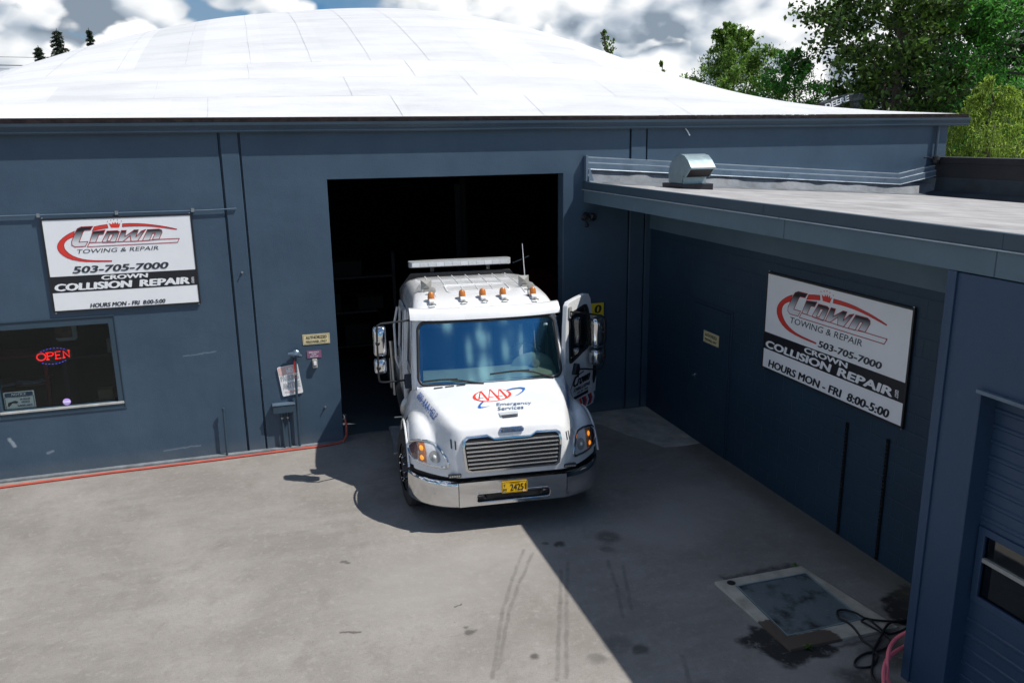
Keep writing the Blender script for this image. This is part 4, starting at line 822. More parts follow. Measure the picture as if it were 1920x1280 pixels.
# ================================================================== PIT COVER, HOSES, CORDS
t=thing('pit_cover','steel chequer plate cover set in a square concrete surround near the roller door','cover',(3.85,-6.18,0))
q=MB(); q.prism([[(3.27,-5.55),(4.33,-5.56),(4.49,-6.82),(3.31,-6.80)],[(3.43,-5.69),(3.40,-6.62),(4.27,-6.61),(4.29,-5.70)]],lambda u,v,tt:(u,v,tt),.03,-.02)
def surround_mat():
    m=mat('stained concrete surround',(.36,.34,.29),.85,bump=.5,bscale=60); nt,b,N,L=nodes_of(m); tc=N('ShaderNodeTexCoord')
    n=N('ShaderNodeTexNoise'); n.inputs['Scale'].default_value=5; n.inputs['Detail'].default_value=8; L(tc.outputs['Object'],n.inputs['Vector'])
    av=N('ShaderNodeVectorMath'); av.operation='MULTIPLY_ADD'; L(n.outputs['Color'],av.inputs[0]); av.inputs[1].default_value=(.3,.3,0); L(tc.outputs['Object'],av.inputs[2])
    se=N('ShaderNodeSeparateXYZ'); L(av.outputs[0],se.inputs[0])
    PP=(se.outputs['X'],se.outputs['Y']); o_=lambda x,y:(x-3.85+.15,y+6.18+.15)
    k1=line_mask(N,L,PP,o_(3.33,-6.42),o_(3.31,-6.80),.13,.03); k2=line_mask(N,L,PP,o_(3.31,-6.78),o_(3.72,-6.78),.13,.03)
    kx_=N('ShaderNodeMath'); kx_.operation='MAXIMUM'; L(k1,kx_.inputs[0]); L(k2,kx_.inputs[1]); k=kx_.outputs[0]
    mr=N('ShaderNodeMapRange'); mr.inputs['From Min'].default_value=.3; mr.inputs['From Max'].default_value=.7; mr.inputs['To Min'].default_value=.7; mr.inputs['To Max'].default_value=1.2; L(n.outputs['Fac'],mr.inputs['Value'])
    m1=N('ShaderNodeMix'); m1.data_type='RGBA'; m1.blend_type='MULTIPLY'; m1.inputs['Factor'].default_value=1; m1.inputs['A'].default_value=(.47,.435,.36,1); L(mr.outputs[0],m1.inputs['B'])
    m2=N('ShaderNodeMix'); m2.data_type='RGBA'; L(k,m2.inputs['Factor']); L(m1.outputs['Result'],m2.inputs['A']); m2.inputs['B'].default_value=(.10,.075,.055,1)
    L(m2.outputs['Result'],b.inputs['Base Color']); return m
q.build('concrete_surround',surround_mat(),t,bevel=.006)
def plate_mat():
    m=mat('chequer plate steel',(.20,.25,.28),.42,.35); nt,b,N,L=nodes_of(m); tc=N('ShaderNodeTexCoord')
    n=N('ShaderNodeTexNoise'); n.inputs['Scale'].default_value=3; n.inputs['Detail'].default_value=9; n.inputs['Roughness'].default_value=.65; L(tc.outputs['Object'],n.inputs['Vector'])
    cr=N('ShaderNodeValToRGB'); L(n.outputs['Fac'],cr.inputs[0]); e=cr.color_ramp.elements; e[0].position=.36; e[0].color=(.07,.07,.065,1); e[1].position=.5; e[1].color=(.40,.49,.52,1)
    x=cr.color_ramp.elements.new(.72); x.color=(.47,.54,.57,1); L(cr.outputs[0],b.inputs['Base Color'])
    mp=N('ShaderNodeMapping'); mp.inputs['Rotation'].default_value=(0,0,R(45)); L(tc.outputs['Object'],mp.inputs[0])
    ck=N('ShaderNodeTexVoronoi'); ck.inputs['Scale'].default_value=19; ck.inputs['Randomness'].default_value=.12; L(mp.outputs[0],ck.inputs['Vector'])
    mr=N('ShaderNodeMapRange'); mr.inputs['From Min'].default_value=.15; mr.inputs['From Max'].default_value=.4; mr.inputs['To Min'].default_value=1; mr.inputs['To Max'].default_value=0; L(ck.outputs['Distance'],mr.inputs['Value'])
    bp=N('ShaderNodeBump'); bp.inputs['Strength'].default_value=1; bp.inputs['Distance'].default_value=.008; L(mr.outputs[0],bp.inputs['Height']); L(bp.outputs[0],b.inputs['Normal'])
    mm=N('ShaderNodeMix'); mm.data_type='RGBA'; mm.blend_type='MULTIPLY'; mm.inputs['Factor'].default_value=.62; L(cr.outputs[0],mm.inputs['A']); L(mr.outputs[0],mm.inputs['B'])
    m3=N('ShaderNodeMix'); m3.data_type='RGBA'; m3.inputs['Factor'].default_value=.9; L(cr.outputs[0],m3.inputs['A']); L(mm.outputs['Result'],m3.inputs['B']); L(m3.outputs['Result'],b.inputs['Base Color'])
    return m
q=MB(); q.prism([[(3.455,-5.715),(4.27,-5.72),(4.25,-6.59),(3.425,-6.60)]],lambda u,v,tt:(u,v,tt),.024,-.01); q.build('plate',plate_mat(),t)
q=MB(); q.prism([[(3.435,-5.695),(4.288,-5.702),(4.268,-6.608),(3.405,-6.617)],[(3.450,-5.711),(4.274,-5.716),(4.254,-6.594),(3.420,-6.604)]],lambda u,v,tt:(u,v,tt),.033,-.01); q.build('edge_angle','galv',t)
q=MB(); q.lathe([(0,.045),(.004,.045)],(3.42,-5.63,.030),(0,0,1),16); q.build('lifting_hole','black',t)
def smooth_path(pts,n=5):
    P=[Vector(p_) for p_ in pts]; out=[]
    for i in range(len(P)-1):
        a=P[max(i-1,0)]; b_=P[i]; c=P[i+1]; d=P[min(i+2,len(P)-1)]
        for k in range(n):
            t_=k/n; out.append(.5*((2*b_)+(c-a)*t_+(2*a-5*b_+4*c-d)*t_**2+(3*b_-a-3*c+d)*t_**3))
    out.append(P[-1]); return out
cA=[(4.80,-6.70),(4.62,-6.736),(4.48,-6.745),(4.292,-6.637),(4.252,-6.515),(4.177,-6.433),(4.101,-6.44),(4.043,-6.539),(4.071,-6.639),(4.057,-6.753),(4.041,-6.877),(4.041,-7.002),(3.923,-7.15),(3.748,-7.346),(3.70,-7.6)]
cB=[(4.7,-6.8),(4.49,-6.867),(4.338,-6.86),(4.28,-6.768),(4.282,-6.648),(4.197,-6.666),(4.207,-6.714),(4.293,-6.889),(4.253,-6.989),(4.111,-7.052),(3.928,-7.046),(3.778,-7.102),(3.721,-7.161),(3.753,-7.21),(3.865,-7.209),(3.995,-7.121),(4.037,-7.028),(4.194,-6.913),(4.408,-6.781),(4.594,-6.752),(4.8,-6.74)]
for c_,lab,hz in ((cA,'black cable looping over the corner of the pit cover towards the frame edge',.044),(cB,'black cable coiled in loops on the ground below the pit cover',.055)):
    t=thing('power_cable',lab,'cable',(c_[0][0],c_[0][1],0),0,'black cables by the pit cover')
    q=MB(); q.tube(smooth_path([(x,y,hz if (3.27<x<4.5 and y>-6.85) else .014+.004*(i%2)) for i,(x,y) in enumerate(c_)]),.011,6); q.build('cable','black',t,smooth=True)
t=thing('air_hose','pink air hose hanging in loops against the corner pier','hose',(4.0,-7.38,.0))
q=MB()
for pts in ([(4.20,-7.34,.42),(4.101,-7.30,.35),(4.007,-7.29,.30),(3.88,-7.36,.27),(3.80,-7.44,.18),(3.78,-7.5,.06),(3.85,-7.56,.02)],[(4.20,-7.35,.28),(4.084,-7.31,.22),(3.952,-7.335,.20),(3.80,-7.415,.19),(3.70,-7.52,.12),(3.66,-7.62,.02),(3.72,-7.8,.02),(3.8,-8.1,.02)]):
    q.tube(smooth_path(pts),.017,8)
q.build('hose_loop','pinkhose',t,smooth=True)
LEAFW=leaf_mat('weed leaf',(.09,.17,.03))
for (x,y),lab,n in (((3.487,-6.80),'small green weed at the near corner of the pit surround',26),((4.277,-5.53),'small green weed at the far corner of the pit surround',14)):
    t=thing('weed',lab,'weed',(x,y,0)); q=MB(); rn=random.Random(int(x*100))
    for i in range(n):
        a=rn.uniform(0,2*PI); l=rn.uniform(.02,.06); h=rn.uniform(.01,.05); c,s_=math.cos(a),math.sin(a); w_=.010
        q.add([(x,y,.005),(x+c*l*.6-s_*w_,y+s_*l*.6+c*w_,h),(x+c*l,y+s_*l,h*.8),(x+c*l*.6+s_*w_,y+s_*l*.6-c*w_,h)],[(0,1,2,3)])
    q.build('leaf',LEAFW,t)

# ================================================================== TOW TRUCK  (local: x across, y back from the bumper, z up)
TL=(1.643,-3.674,0); TR=-.094
trk=thing('tow_truck','white tow truck nosing out of the garage doorway with its driver door open','truck',TL,TR)
def tb(m,name,ma,parent=trk,**k): return m.build(name,ma,parent,local=True,**k)
ZB=.718
def d_front(w):
    a=abs(w); return 0 if a<.6 else .53*((a-.6)/.6)**1.6
def sstep(a,b,x):
    t=min(max((x-a)/(b-a),0),1); return t*t*(3-2*t)
def z_top(w,d):
    a=abs(w)
    wh=.610+.315*min(max(d,0)/1.25,1.06)
    q=max(0,a-wh); zh=1.285+.168*d-.035*(a/.9)**2-9*q*q-6*q**3
    # fender: arch over the wheel
    u=(d-.92)/.75; zf=1.235-.20*u*u-.06*max(0,u)**2
    if a>1.0: 
        t=min((a-1.0)/.215,1); zf=ZB+(zf-ZB)*(1-t**2.6)**(1/2.6)
    else: zf-=.22*(1.0-a)
    k=.035
    m=max(zh,zf); return m+k*math.log(math.exp((zh-m)/k)+math.exp((zf-m)/k))-.0
def lean(w):
    return .13+.34*sstep(.58,.95,abs(w))
def zbody(w,d):
    t=d-d_front(w)
    if t<=0: return ZB
    Ln=lean(w); zt=z_top(w,d)
    if t>=Ln: return zt
    return ZB+(zt-ZB)*(1-(1-t/Ln)**2.3)**(1/2.3)
def dbody(w,z):
    lo,hi=d_front(w),d_front(w)+.6
    for _ in range(40):
        m=(lo+hi)/2
        if zbody(w,m)<z: lo=m
        else: hi=m
    return hi
# --- front clip surface
ws=[]
nW=57
for i in range(nW):
    t=i/(nW-1)*2-1; ws.append(1.213*(math.copysign(abs(t)**.88,t)))
DE=1.30
def clip_pt(i,j):
    w=ws[i]; n=46; t=j/(n-1); d0=d_front(w); end=DE if abs(w)<1.0 else DE+.25*sstep(1.0,1.06,abs(w))
    d=d0+(end-d0)*t**2.1
    return (w,d,zbody(w,d) if j else ZB)
def keep(i,j):
    a=clip_pt(i,j); b_=clip_pt(min(i+1,nW-1),min(j+1,45)); w=(a[0]+b_[0])/2; d=(a[1]+b_[1])/2; z=(a[2]+b_[2])/2
    if abs(w)>1.12 and (d-1.03)**2+(z-.5)**2<.62**2: return False
    return True
hood=MB(); hood.grid(clip_pt,nW,46,keep)
hood_o=tb(hood,'hood','whitepaint',smooth=True,angle=70,sub=1)
# fender lips rolled under the arch
for s_ in (-1,1):
    q=MB(); q.tube([(s_*1.195,1.03+.615*math.cos(a),.5+.615*math.sin(a)) for a in [R(24+ 134*k/18) for k in range(19)]],.014,6); tb(q,'fender_lip','whitepaint',smooth=True)
    q=MB()
    q.grid(lambda i,j:(s_*(.80+.38*i),1.03+.57*math.cos(R(-10+200*j/20)),.5+.57*math.sin(R(-10+200*j/20))),2,21); tb(q,'wheel_well','black')
def onhood(w,d,t=0):
    e=.006; gx=(zbody(w+e,d)-zbody(w-e,d))/(2*e); gy=(zbody(w,d+e)-zbody(w,d-e))/(2*e)
    n=Vector((-gx,-gy,1)).normalized(); p_=Vector((w,d,zbody(w,d)))+n*(.005+t); return tuple(p_)
def hooddecal(pts_list,t):
    q=MB()
    for pts in pts_list:
        n=len(pts); dense=[]
        for i in range(n):
            a,b_=pts[i],pts[(i+1)%n]; k=max(1,int(math.hypot(b_[0]-a[0],b_[1]-a[1])/.05))
            dense+=[(a[0]+(b_[0]-a[0])*j/k,a[1]+(b_[1]-a[1])*j/k) for j in range(k)]
        q.prism([dense],lambda u,v,tt:onhood(u,v,tt),t)
    return q
RED=[(.166,.852),(.153,.816),(.129,.782),(.094,.752),(.05,.727),(0,.708),(-.054,.697),(-.109,.693),(-.163,.698),(-.213,.709),(-.257,.728),(-.292,.754),(-.318,.784),(-.331,.817),(-.333,.853),(-.322,.889),(-.299,.923),(-.265,.954),(-.222,.98),(-.171,1.0),(-.116,1.012),(-.059,1.017),(-.004,1.012),(.048,1.0),(.093,.98),(.129,.954),(.153,.923),(.166,.888)]
WHT=[(.128,.852),(.117,.818),(.096,.785),(.066,.757),(.028,.733),(-.015,.715),(-.061,.704),(-.108,.701),(-.154,.704),(-.196,.716),(-.233,.734),(-.263,.758),(-.284,.787),(-.295,.819),(-.296,.853),(-.286,.887),(-.266,.92),(-.236,.95),(-.199,.974),(-.156,.993),(-.109,1.005),(-.061,1.009),(-.013,1.005),(.03,.993),(.068,.975),(.098,.95),(.119,.92),(.129,.887)]
AAA=[[(-.226,.965),(-.211,.963),(-.253,.767),(-.276,.776)],[(-.223,.981),(-.195,.982),(-.14,.722),(-.171,.712)],[(-.247,.802),(-.198,.81),(-.201,.793),(-.25,.784)],[(-.095,1.004),(-.082,1.002),(-.147,.713),(-.161,.715)],[(-.093,1.013),(-.071,1.009),(.003,.73),(-.032,.715)],[(-.126,.809),(-.068,.816),(-.071,.798),(-.129,.792)],[(.024,.99),(.036,.988),(-.018,.765),(-.03,.767)],[(.025,.993),(.056,.982),(.105,.777),(.07,.753)],[(-.007,.817),(.047,.813),(.044,.798),(-.011,.801)]]
SW=[[(.13,.973),(.214,1.009),(.32,1.023),(.373,1.006),(.373,.967),(.334,.902),(.249,.818),(.187,.785),(.247,.829),(.314,.905),(.336,.956),(.321,.981),(.277,.988),(.208,.977),(.141,.953)],[(-.235,.712),(-.28,.652),(-.31,.595),(-.313,.56),(-.289,.546),(-.229,.557),(-.145,.589),(-.227,.567),(-.271,.569),(-.279,.59),(-.265,.629),(-.218,.698)]]
tb(hooddecal([RED],.0),'emblem','aaared',hood_o); tb(hooddecal([WHT],.002),'emblem_field','signwhite',hood_o); tb(hooddecal(AAA,.004),'emblem_letters','aaared',hood_o); tb(hooddecal(SW,.002),'emblem_swoosh','aaablue',hood_o)
q=MB(); put_text(q,'Emergency',(-.087,.545),(.352,.530),(-.068,.638),lambda u,v,t:onhood(u,v,t),.001,.003); put_text(q,'Services',(-.092,.444),(.231,.444),(-.074,.531),lambda u,v,t:onhood(u,v,t),.001,.003); tb(q,'lettering','navy',hood_o)
def decal_line(body,BL,BR,TL,ma,nm,bold=.01,par=hood_o):
    q=MB(); put_text(q,body,BL,BR,TL,lambda u,v,t:onhood(u,v,t),.002,bold); tb(q,nm,ma,par)
decal_line('800-AAA-HELP',(-1.005,1.20),(-.855,.56),(-.950,1.205),'aaablue','phone_lettering',.006)
decal_line('800-AAA-HELP',(.865,.60),(1.0,1.19),(.825,.60),'aaablue','phone_lettering',.006)
# hood scoop, cowl slots
q=MB(); q.prism([[(-.085,.27),(-.06,.25),(.115,.26),(.128,.28)]],lambda u,v,t:onhood(u,v,t),.003); tb(q,'scoop_shadow','inkgrey',hood_o)
q=MB(); q.add([onhood(-.085,.275,.0),onhood(.128,.285,.0),onhood(.150,.40,.0),onhood(-.095,.39,.0),onhood(-.080,.275,.028),onhood(.124,.285,.028)],[(4,5,2,3),(0,3,4),(1,5,2)]); tb(q,'scoop','whitepaint',hood_o)
for i in range(3):
    q=MB(); x=-.78+.148*i; q.prism([[(x,1.195),(x+.115,1.195),(x+.115,1.225),(x,1.225)]],lambda u,v,t:onhood(u,v,t),.002); tb(q,'cowl_slot','inkgrey',hood_o)
# --- grille
def nose(u,v,t): return (u,dbody(u,v)-.006-t,v)
gr_out=[(-.60,1.10),(-.585,1.185),(-.545,1.215),(-.30,1.222),(-.255,1.195),(-.225,1.178),(.225,1.178),(.255,1.195),(.30,1.222),(.545,1.215),(.585,1.185),(.60,1.10),(.575,.86),(.565,.81),(.52,.785),(-.52,.785),(-.565,.81),(-.575,.86)]
gr_in=[(x*.955,.985+(z-.985)*.90) for x,z in gr_out]
dense=lambda l,n=4:[(l[i][0]+(l[(i+1)%len(l)][0]-l[i][0])*k/n,l[i][1]+(l[(i+1)%len(l)][1]-l[i][1])*k/n) for i in range(len(l)) for k in range(n)]
q=MB(); q.prism([dense(gr_out),dense(gr_in)],nose,.02,-.004); gri=tb(q,'grille','chrome',bevel=.006)
q=MB(); q.prism([dense(gr_in)],nose,.001); tb(q,'grille_mesh','black',gri)
for i in range(7):
    z=.838+.049*i; hw=.535+(z-.84)*.09
    q=MB(); pts=[(hw*k/10,dbody(hw*k/10,z)-.026,z) for k in range(-10,11)]
    vs=[]; 
    for p_ in pts: vs+=[(p_[0],p_[1]+.018,p_[2]+.010),(p_[0],p_[1]-.006,p_[2]+.002),(p_[0],p_[1]-.004,p_[2]-.005),(p_[0],p_[1]+.016,p_[2]-.003)]
    q.add(vs,[(4*k+j,4*k+(j+1)%4,4*k+4+(j+1)%4,4*k+4+j) for k in range(20) for j in range(4)]+[(3,2,1,0),(80,81,82,83)]); tb(q,'grille_bar','chromebar',gri)
q=MB(); q.prism([rrect(-.145,.145,1.225,1.282,.026)],lambda u,v,t:(u,dbody(u,v)-.004-t-(v-1.25)*.0,v),.022,-.01); bd=tb(q,'badge','chrome',bevel=.008)
q=MB(); q.prism([rrect(-.128,.128,1.234,1.273,.018)],lambda u,v,t:(u,dbody(u,v)-.004-t,v),.029); tb(q,'badge_field','inkgrey',bd)
q=MB(); put_text(q,'FREIGHTLINER',(-.108,1.244),(.108,1.244),(-.108,1.264),lambda u,v,t:(u,dbody(u,v)-.004-t,v),.032,.02); tb(q,'lettering','chrome',bd)
for s_ in (-1,1):
    q=MB(); x0=-.725 if s_<0 else .665; put_text(q,'11',(x0+(.012 if s_>0 else 0),1.065),(x0+.058+(.0 if s_<0 else .0),1.060),(x0-.008*0,1.165),lambda u,v,t:(u,dbody(u,v)-.003-t,v+.0),.003,.012); tb(q,'unit_number','inkgrey')
# --- headlights
HL=[(1.175,.93),(1.17,.985),(1.135,1.025),(1.06,1.055),(.97,1.062),(.885,1.045),(.82,1.0),(.77,.935),(.752,.88),(.762,.842),(.80,.825),(.90,.818),(1.02,.82),(1.12,.838),(1.165,.875)]
def patch(mb,pts,off,bulge,s_,rings=5):
    pts=dense(pts,2); cx=sum(p_[0] for p_ in pts)/len(pts); cz=sum(p_[1] for p_ in pts)/len(pts); n=len(pts); vs=[]
    def P(x,z,o):
        e=.004; d=dbody(x,z); nx=-(dbody(x+e,z)-dbody(x-e,z))/(2*e); nz=-(dbody(x,z+e)-dbody(x,z-e))/(2*e); nv=Vector((-nx*-1,-1,-nz*-1)).normalized()
        nv=Vector(((dbody(x+e,z)-dbody(x-e,z))/(2*e),-1,(dbody(x,z+e)-dbody(x,z-e))/(2*e))).normalized()
        p_=Vector((x,d,z))+nv*o; return (s_*p_.x,p_.y,p_.z)
    for k in range(rings,0,-1):
        r_=k/rings
        for x,z in pts: vs.append(P(cx+(x-cx)*r_,cz+(z-cz)*r_,off+bulge*(1-r_*r_)))
    vs.append(P(cx,cz,off+bulge)); fs=[]
    for k in range(rings-1):
        for i in range(n): fs.append((k*n+i,k*n+(i+1)%n,(k+1)*n+(i+1)%n,(k+1)*n+i))
    for i in range(n): fs.append(((rings-1)*n+i,(rings-1)*n+(i+1)%n,rings*n))
    mb.add(vs,fs); return [P(x,z,off) for x,z in pts]
for s_ in (-1,1):
    q=MB(); rim_=patch(q,HL,.008,.0,s_); h=tb(q,'headlight','reflector',smooth=True)
    q=MB(); q.tube([Vector(p_) for p_ in rim_]+[Vector(rim_[0])],.017,8,cap=False); tb(q,'bezel','chrome',h,smooth=True)
    q=MB(); patch(q,[(1.155,.90),(1.165,.96),(1.13,1.01),(1.085,1.035),(1.075,.96),(1.085,.85),(1.13,.855)],.012,.004,s_,3); tb(q,'side_reflector','reddark',h)
    q=MB(); patch(q,[(1.075,.845),(1.07,.94),(1.075,1.035),(1.0,1.045),(.985,.94),(.99,.84)],.012,.01,s_,3); tb(q,'turn_signal','amber',h,smooth=True)
    for cz in (.885,.985):
        q=MB(); patch(q,ellipse(1.032,cz,.022,.028,8),.022,.012,s_,3); tb(q,'bulb','amberglow',h,smooth=True)
    q=MB(); patch(q,ellipse(.895,.915,.062,.062,12),.014,-.004,s_,4); tb(q,'lamp_bowl','silverplastic',h,smooth=True)
    q=MB(); patch(q,ellipse(.895,.915,.02,.02,8),.022,.012,s_,2); tb(q,'bulb','signwhite',h,smooth=True)
    q=MB(); patch(q,[(cx_*1.0,z) for cx_,z in HL],.016,.022,s_,6); tb(q,'lens_cover','lens',h,smooth=True)
# --- bumper
bpath=[(.66,0),(.74,.02),(.84,.065),(.94,.13),(1.03,.21),(1.11,.31),(1.17,.42),(1.205,.54)]
def bsec(z): # forward offset by height
    return .018*(1-((z-.5)/.19)**2)
zs=[.325,.35,.41,.50,.60,.655,.672]
def bcol(w,d):
    nrm=Vector((0,-1)); 
    out=[]
    for z in zs:
        o=bsec(z) if .34<z<.67 else -.03
        out.append((w,d-o,z))
    return out
q=MB(); cols=[-.655,-.47,-.44,-.2,0,.2,.44,.47,.655]
zc_=[.325,.35,.385,.40,.50,.515,.60,.655,.672]
hole=lambda i,j:not(cols[i]>=-.4401 and cols[i+1]<=.4401 and zc_[j]>=.399 and zc_[j+1]<=.501) 
q.grid(lambda i,j:(cols[i],-(bsec(zc_[j]) if .34<zc_[j]<.67 else -.03),zc_[j]),9,9,hole); bum=tb(q,'bumper','chrome',smooth=True,angle=40)
q=MB(); q.box(-.47,.47,.03,.10,.38,.52); tb(q,'slot_backing','black',bum)
q=MB(); q.prism([rrect(-.475,.475,.378,.522,.06),rrect(-.45,.45,.395,.505,.05)],lambda u,v,t:(u,-.016-t,v),.004,-.03); tb(q,'slot_rim','chrome',bum,bevel=.003)
for x in (-.40,.40):
    q=MB(); q.tube([(x-.06,.02,.43),(x-.03,-.0,.47),(x+.03,-.0,.47),(x+.06,.02,.43)],.022,8); tb(q,'tow_hook','blackpaint',bum,smooth=True)
for s_ in (-1,1):
    q=MB(); q.grid(lambda i,j:(s_*(bpath[i][0]+.003+(0 if .34<zs[j]<.67 else -.01)),bpath[i][1]-(bsec(zs[j]) if .34<zs[j]<.67 else -.03)-(0),zs[j]-.008*(i/7)),8,7); tb(q,'bumper_end','chrome',smooth=True,angle=40,sub=1)
q=MB()
ns=[(-1.19,.56),(-1.10,.36),(-.95,.19),(-.80,.09),(-.62,.03),(.62,.03),(.80,.09),(.95,.19),(1.10,.36),(1.19,.56)]
q.add([(x,d+.045,z) for z in (.62,.745) for x,d in ns]+[(x*.9,d+.25,.62) for x,d in ns],[(i,i+1,11+i,10+i) for i in range(9)]+[(i,i+1,21+i,20+i) for i in range(9)]); tb(q,'bumper_gap_trim','black')
for s_ in (-1,1):
    q=MB(); x=s_*.70; q.box(x-.075,x+.075,-.018,.03,.735,.775); l=tb(q,'bumper_lamp','blackpaint',bevel=.006)
    for k in range(5): q=MB(); q.box(x-.065+.027*k,x-.045+.027*k,-.0215,-.0185,.745,.765); tb(q,'lamp_cell','silverplastic',l)
q=MB(); q.prism([rrect(-.148,.165,.488,.632,.012)],lambda u,v,t:(u,-.024-t,v),0,.004); pl=tb(q,'licence_plate','plateyellow')
pm=lambda u,v,t:(u,-.0285-t,v)
q=MB(); put_text(q,'24251',(-.045,.515),(.148,.515),(-.045,.598),pm,.002,.012); put_text(q,'T',(-.128,.565),(-.098,.565),(-.128,.600),pm,.002,.01); put_text(q,'M',(-.128,.512),(-.09,.512),(-.128,.547),pm,.002,.02); put_text(q,'OREGON',(-.05,.609),(.075,.609),(-.05,.624),pm,.002,.01); tb(q,'lettering','ink',pl)
q=MB(); stroke(q,[(-.14,.496),(.157,.496),(.157,.624),(-.14,.624)],.004,pm,.001); tb(q,'border','ink',pl)
q=MB(); q.box(-.138,-.105,-.0315,-.029,.493,.510); tb(q,'tag_sticker','galv',pl); q=MB(); q.box(.11,.15,-.0315,-.029,.493,.508); tb(q,'tag_sticker','pinkfade',pl)
# --- cab shell
LV=[(.70,1.26,1.02,3.62,.08),(1.10,1.26,1.025,3.62,.08),(1.47,1.245,1.03,3.62,.09),(1.495,1.255,1.028,3.62,.09),(1.75,1.37,1.02,3.62,.09),(2.0,1.475,1.005,3.62,.09),(2.235,1.575,.985,3.62,.09),(2.30,1.61,.975,3.62,.10),(2.39,1.68,.955,3.61,.14),(2.455,1.80,.925,3.58,.18),(2.505,1.98,.885,3.55,.22),(2.535,2.2,.84,3.50,.26),(2.55,2.5,.76,3.42,.30)]
SD=[3.30,3.25,2.62,2.42,2.34,1.86]         # side stations (rear window, pillar, front window)
FW=[-1,-.75,-.5,-.25,0,.25,.5,.75,1]
def ring(l,inset=0):
    z,df,hw,db,rr=l; hw-=inset; df+=inset; db-=inset; pts=[]
    cf=lambda w:.10*(w/1.0)**2
    pts.append((-hw+rr*.5,db)); pts.append((-hw,db-rr*.6))
    for s in SD: pts.append((-hw,max(s,df+.35) if s<2 else s))
    e=df+cf(hw)
    for k in range(5):
        a=R(180+90*k/4); pts.append((-hw+rr+rr*math.cos(a),e+rr+rr*math.sin(a)-(cf(hw)-cf(hw-rr))*k/4))
    for f in FW[1:-1]: w=f*(hw-rr); pts.append((w,df+cf(w)))
    n=len(pts); L_=pts[:]; 
    R_=[(-x,y) for x,y in reversed(L_[:2+len(SD)+5])]
    return [(x,y,z) for x,y in L_+R_]
nR=len(ring(LV[0])); nL=2+len(SD)+5
def cabkeep(i,j):
    # columns: 0,1 back | 1..6 side | 7..11 corner | front
    i0=nL-1
    if 3<=j<6 and nL-1<=i<nR-nL: return False                 # windscreen
    left=lambda k:i==k; right=lambda k:i==nR-2-k
    if 3<=j<6 and (i==6 or i==nR-2-6): return False            # front side windows
    if 3<=j<6 and (i==3 or i==nR-2-3): return False            # rear side windows
    if 0<=j<6 and i==nR-2-6: return False                      # open driver door
    if j<3 and i in (nR-2-6,): return False
    return True
q=MB(); q.grid(lambda i,j:ring(LV[j])[i],nR,len(LV),cabkeep,closeu=True); b0=(len(LV)-1)*nR; q.f.append(tuple(range(b0,b0+nR))); q.m.append(0)
cab=tb(q,'cab','whitepaint',smooth=True,angle=50)
q=MB(); LI=[l for l in LV if l[0]<2.52]; q.grid(lambda i,j:(lambda p_:(p_[0],p_[1],p_[2]-.02 if j>5 else p_[2]))(ring(LI[j],.045)[i]),nR,len(LI),cabkeep,closeu=True); b0=(len(LI)-1)*nR; q.f.append(tuple(range(b0,b0+nR))); q.m.append(0); q.f.append(tuple(range(nR))); q.m.append(0)
tb(q,'cab_lining','liner',cab,smooth=True)
# cowl between hood and glass
q=MB(); q.grid(lambda i,j:((-.985+1.97*i/20),[DE-.03,1.245+.10*(-.985+1.97*i/20)**2+.02][j],[zbody(-.985+1.97*i/20,DE-.03)-.004,1.478][j]),21,2); tb(q,'cowl','whitepaint',cab,smooth=True)
for s_ in (-1,1):
    q=MB(); q.add([(s_*.98,1.28,.75),(s_*1.02,1.5,.75),(s_*1.02,1.5,1.47),(s_*.97,1.27,1.44)],[(0,1,2,3)]); tb(q,'cowl_side','whitepaint',cab)
def wsd(w,z):
    ks=[l[0] for l in LV]; return float(np.interp(z,ks,[l[1] for l in LV]))+.10*w*w
def whw(z): return float(np.interp(z,[l[0] for l in LV],[l[2]-l[4] for l in LV]))
q=MB(); q.grid(lambda i,j:((lambda z:(lambda w:(w,wsd(w,z)+.004-.012*(1-(w/.95)**2),z))((i/16*2-1)*(whw(z)+.02)))(1.49+.755*j/8)),17,9); wsh=tb(q,'windshield','windshield',smooth=True)
fr=[]
for x,z in rrect(-.945,.945,1.478,2.248,.10,6): 
    hw=(whw(z)+.022)/.945; fr.append(Vector((x*hw,wsd(x*hw,z)-.008,z)))
fr=[fr[i]+(fr[(i+1)%len(fr)]-fr[i])*k/6 for i in range(len(fr)) for k in range(6)]
fr=[Vector((v.x,wsd(v.x,v.z)-.014,v.z)) for v in fr]
q=MB(); q.tube(fr+[fr[0]],.019,8,cap=False); tb(q,'gasket','black',wsh,smooth=True)
q=MB(); q.grid(lambda i,j:((i/12*2-1)*.90,wsd((i/12*2-1)*.90,2.165+.08*j)+.02,2.165+.075*j),13,2); tb(q,'sun_band','blackpaint',wsh)
q=MB(); q.box(.775,.83,1.60,1.606,2.12,2.15); tb(q,'window_tag','signwhite',wsh)
for pts in ([(-.90,1.535),(-.68,1.553),(-.46,1.553)],[(-.03,1.59),(.25,1.605),(.50,1.60)]):
    q=MB(); q.tube([(x,wsd(x,z)-.035,z) for x,z in pts],.011,6); x,z=pts[-1]; x2=x+.33
    q.tube([(x-.1,wsd(x,z)-.045,z+.0),(x+.05,wsd(x,z)-.05,z-.02),(x2,wsd(x2,1.47)-.05,1.482)],[.008,.012,.016],6); tb(q,'wiper','blackpaint',smooth=True)
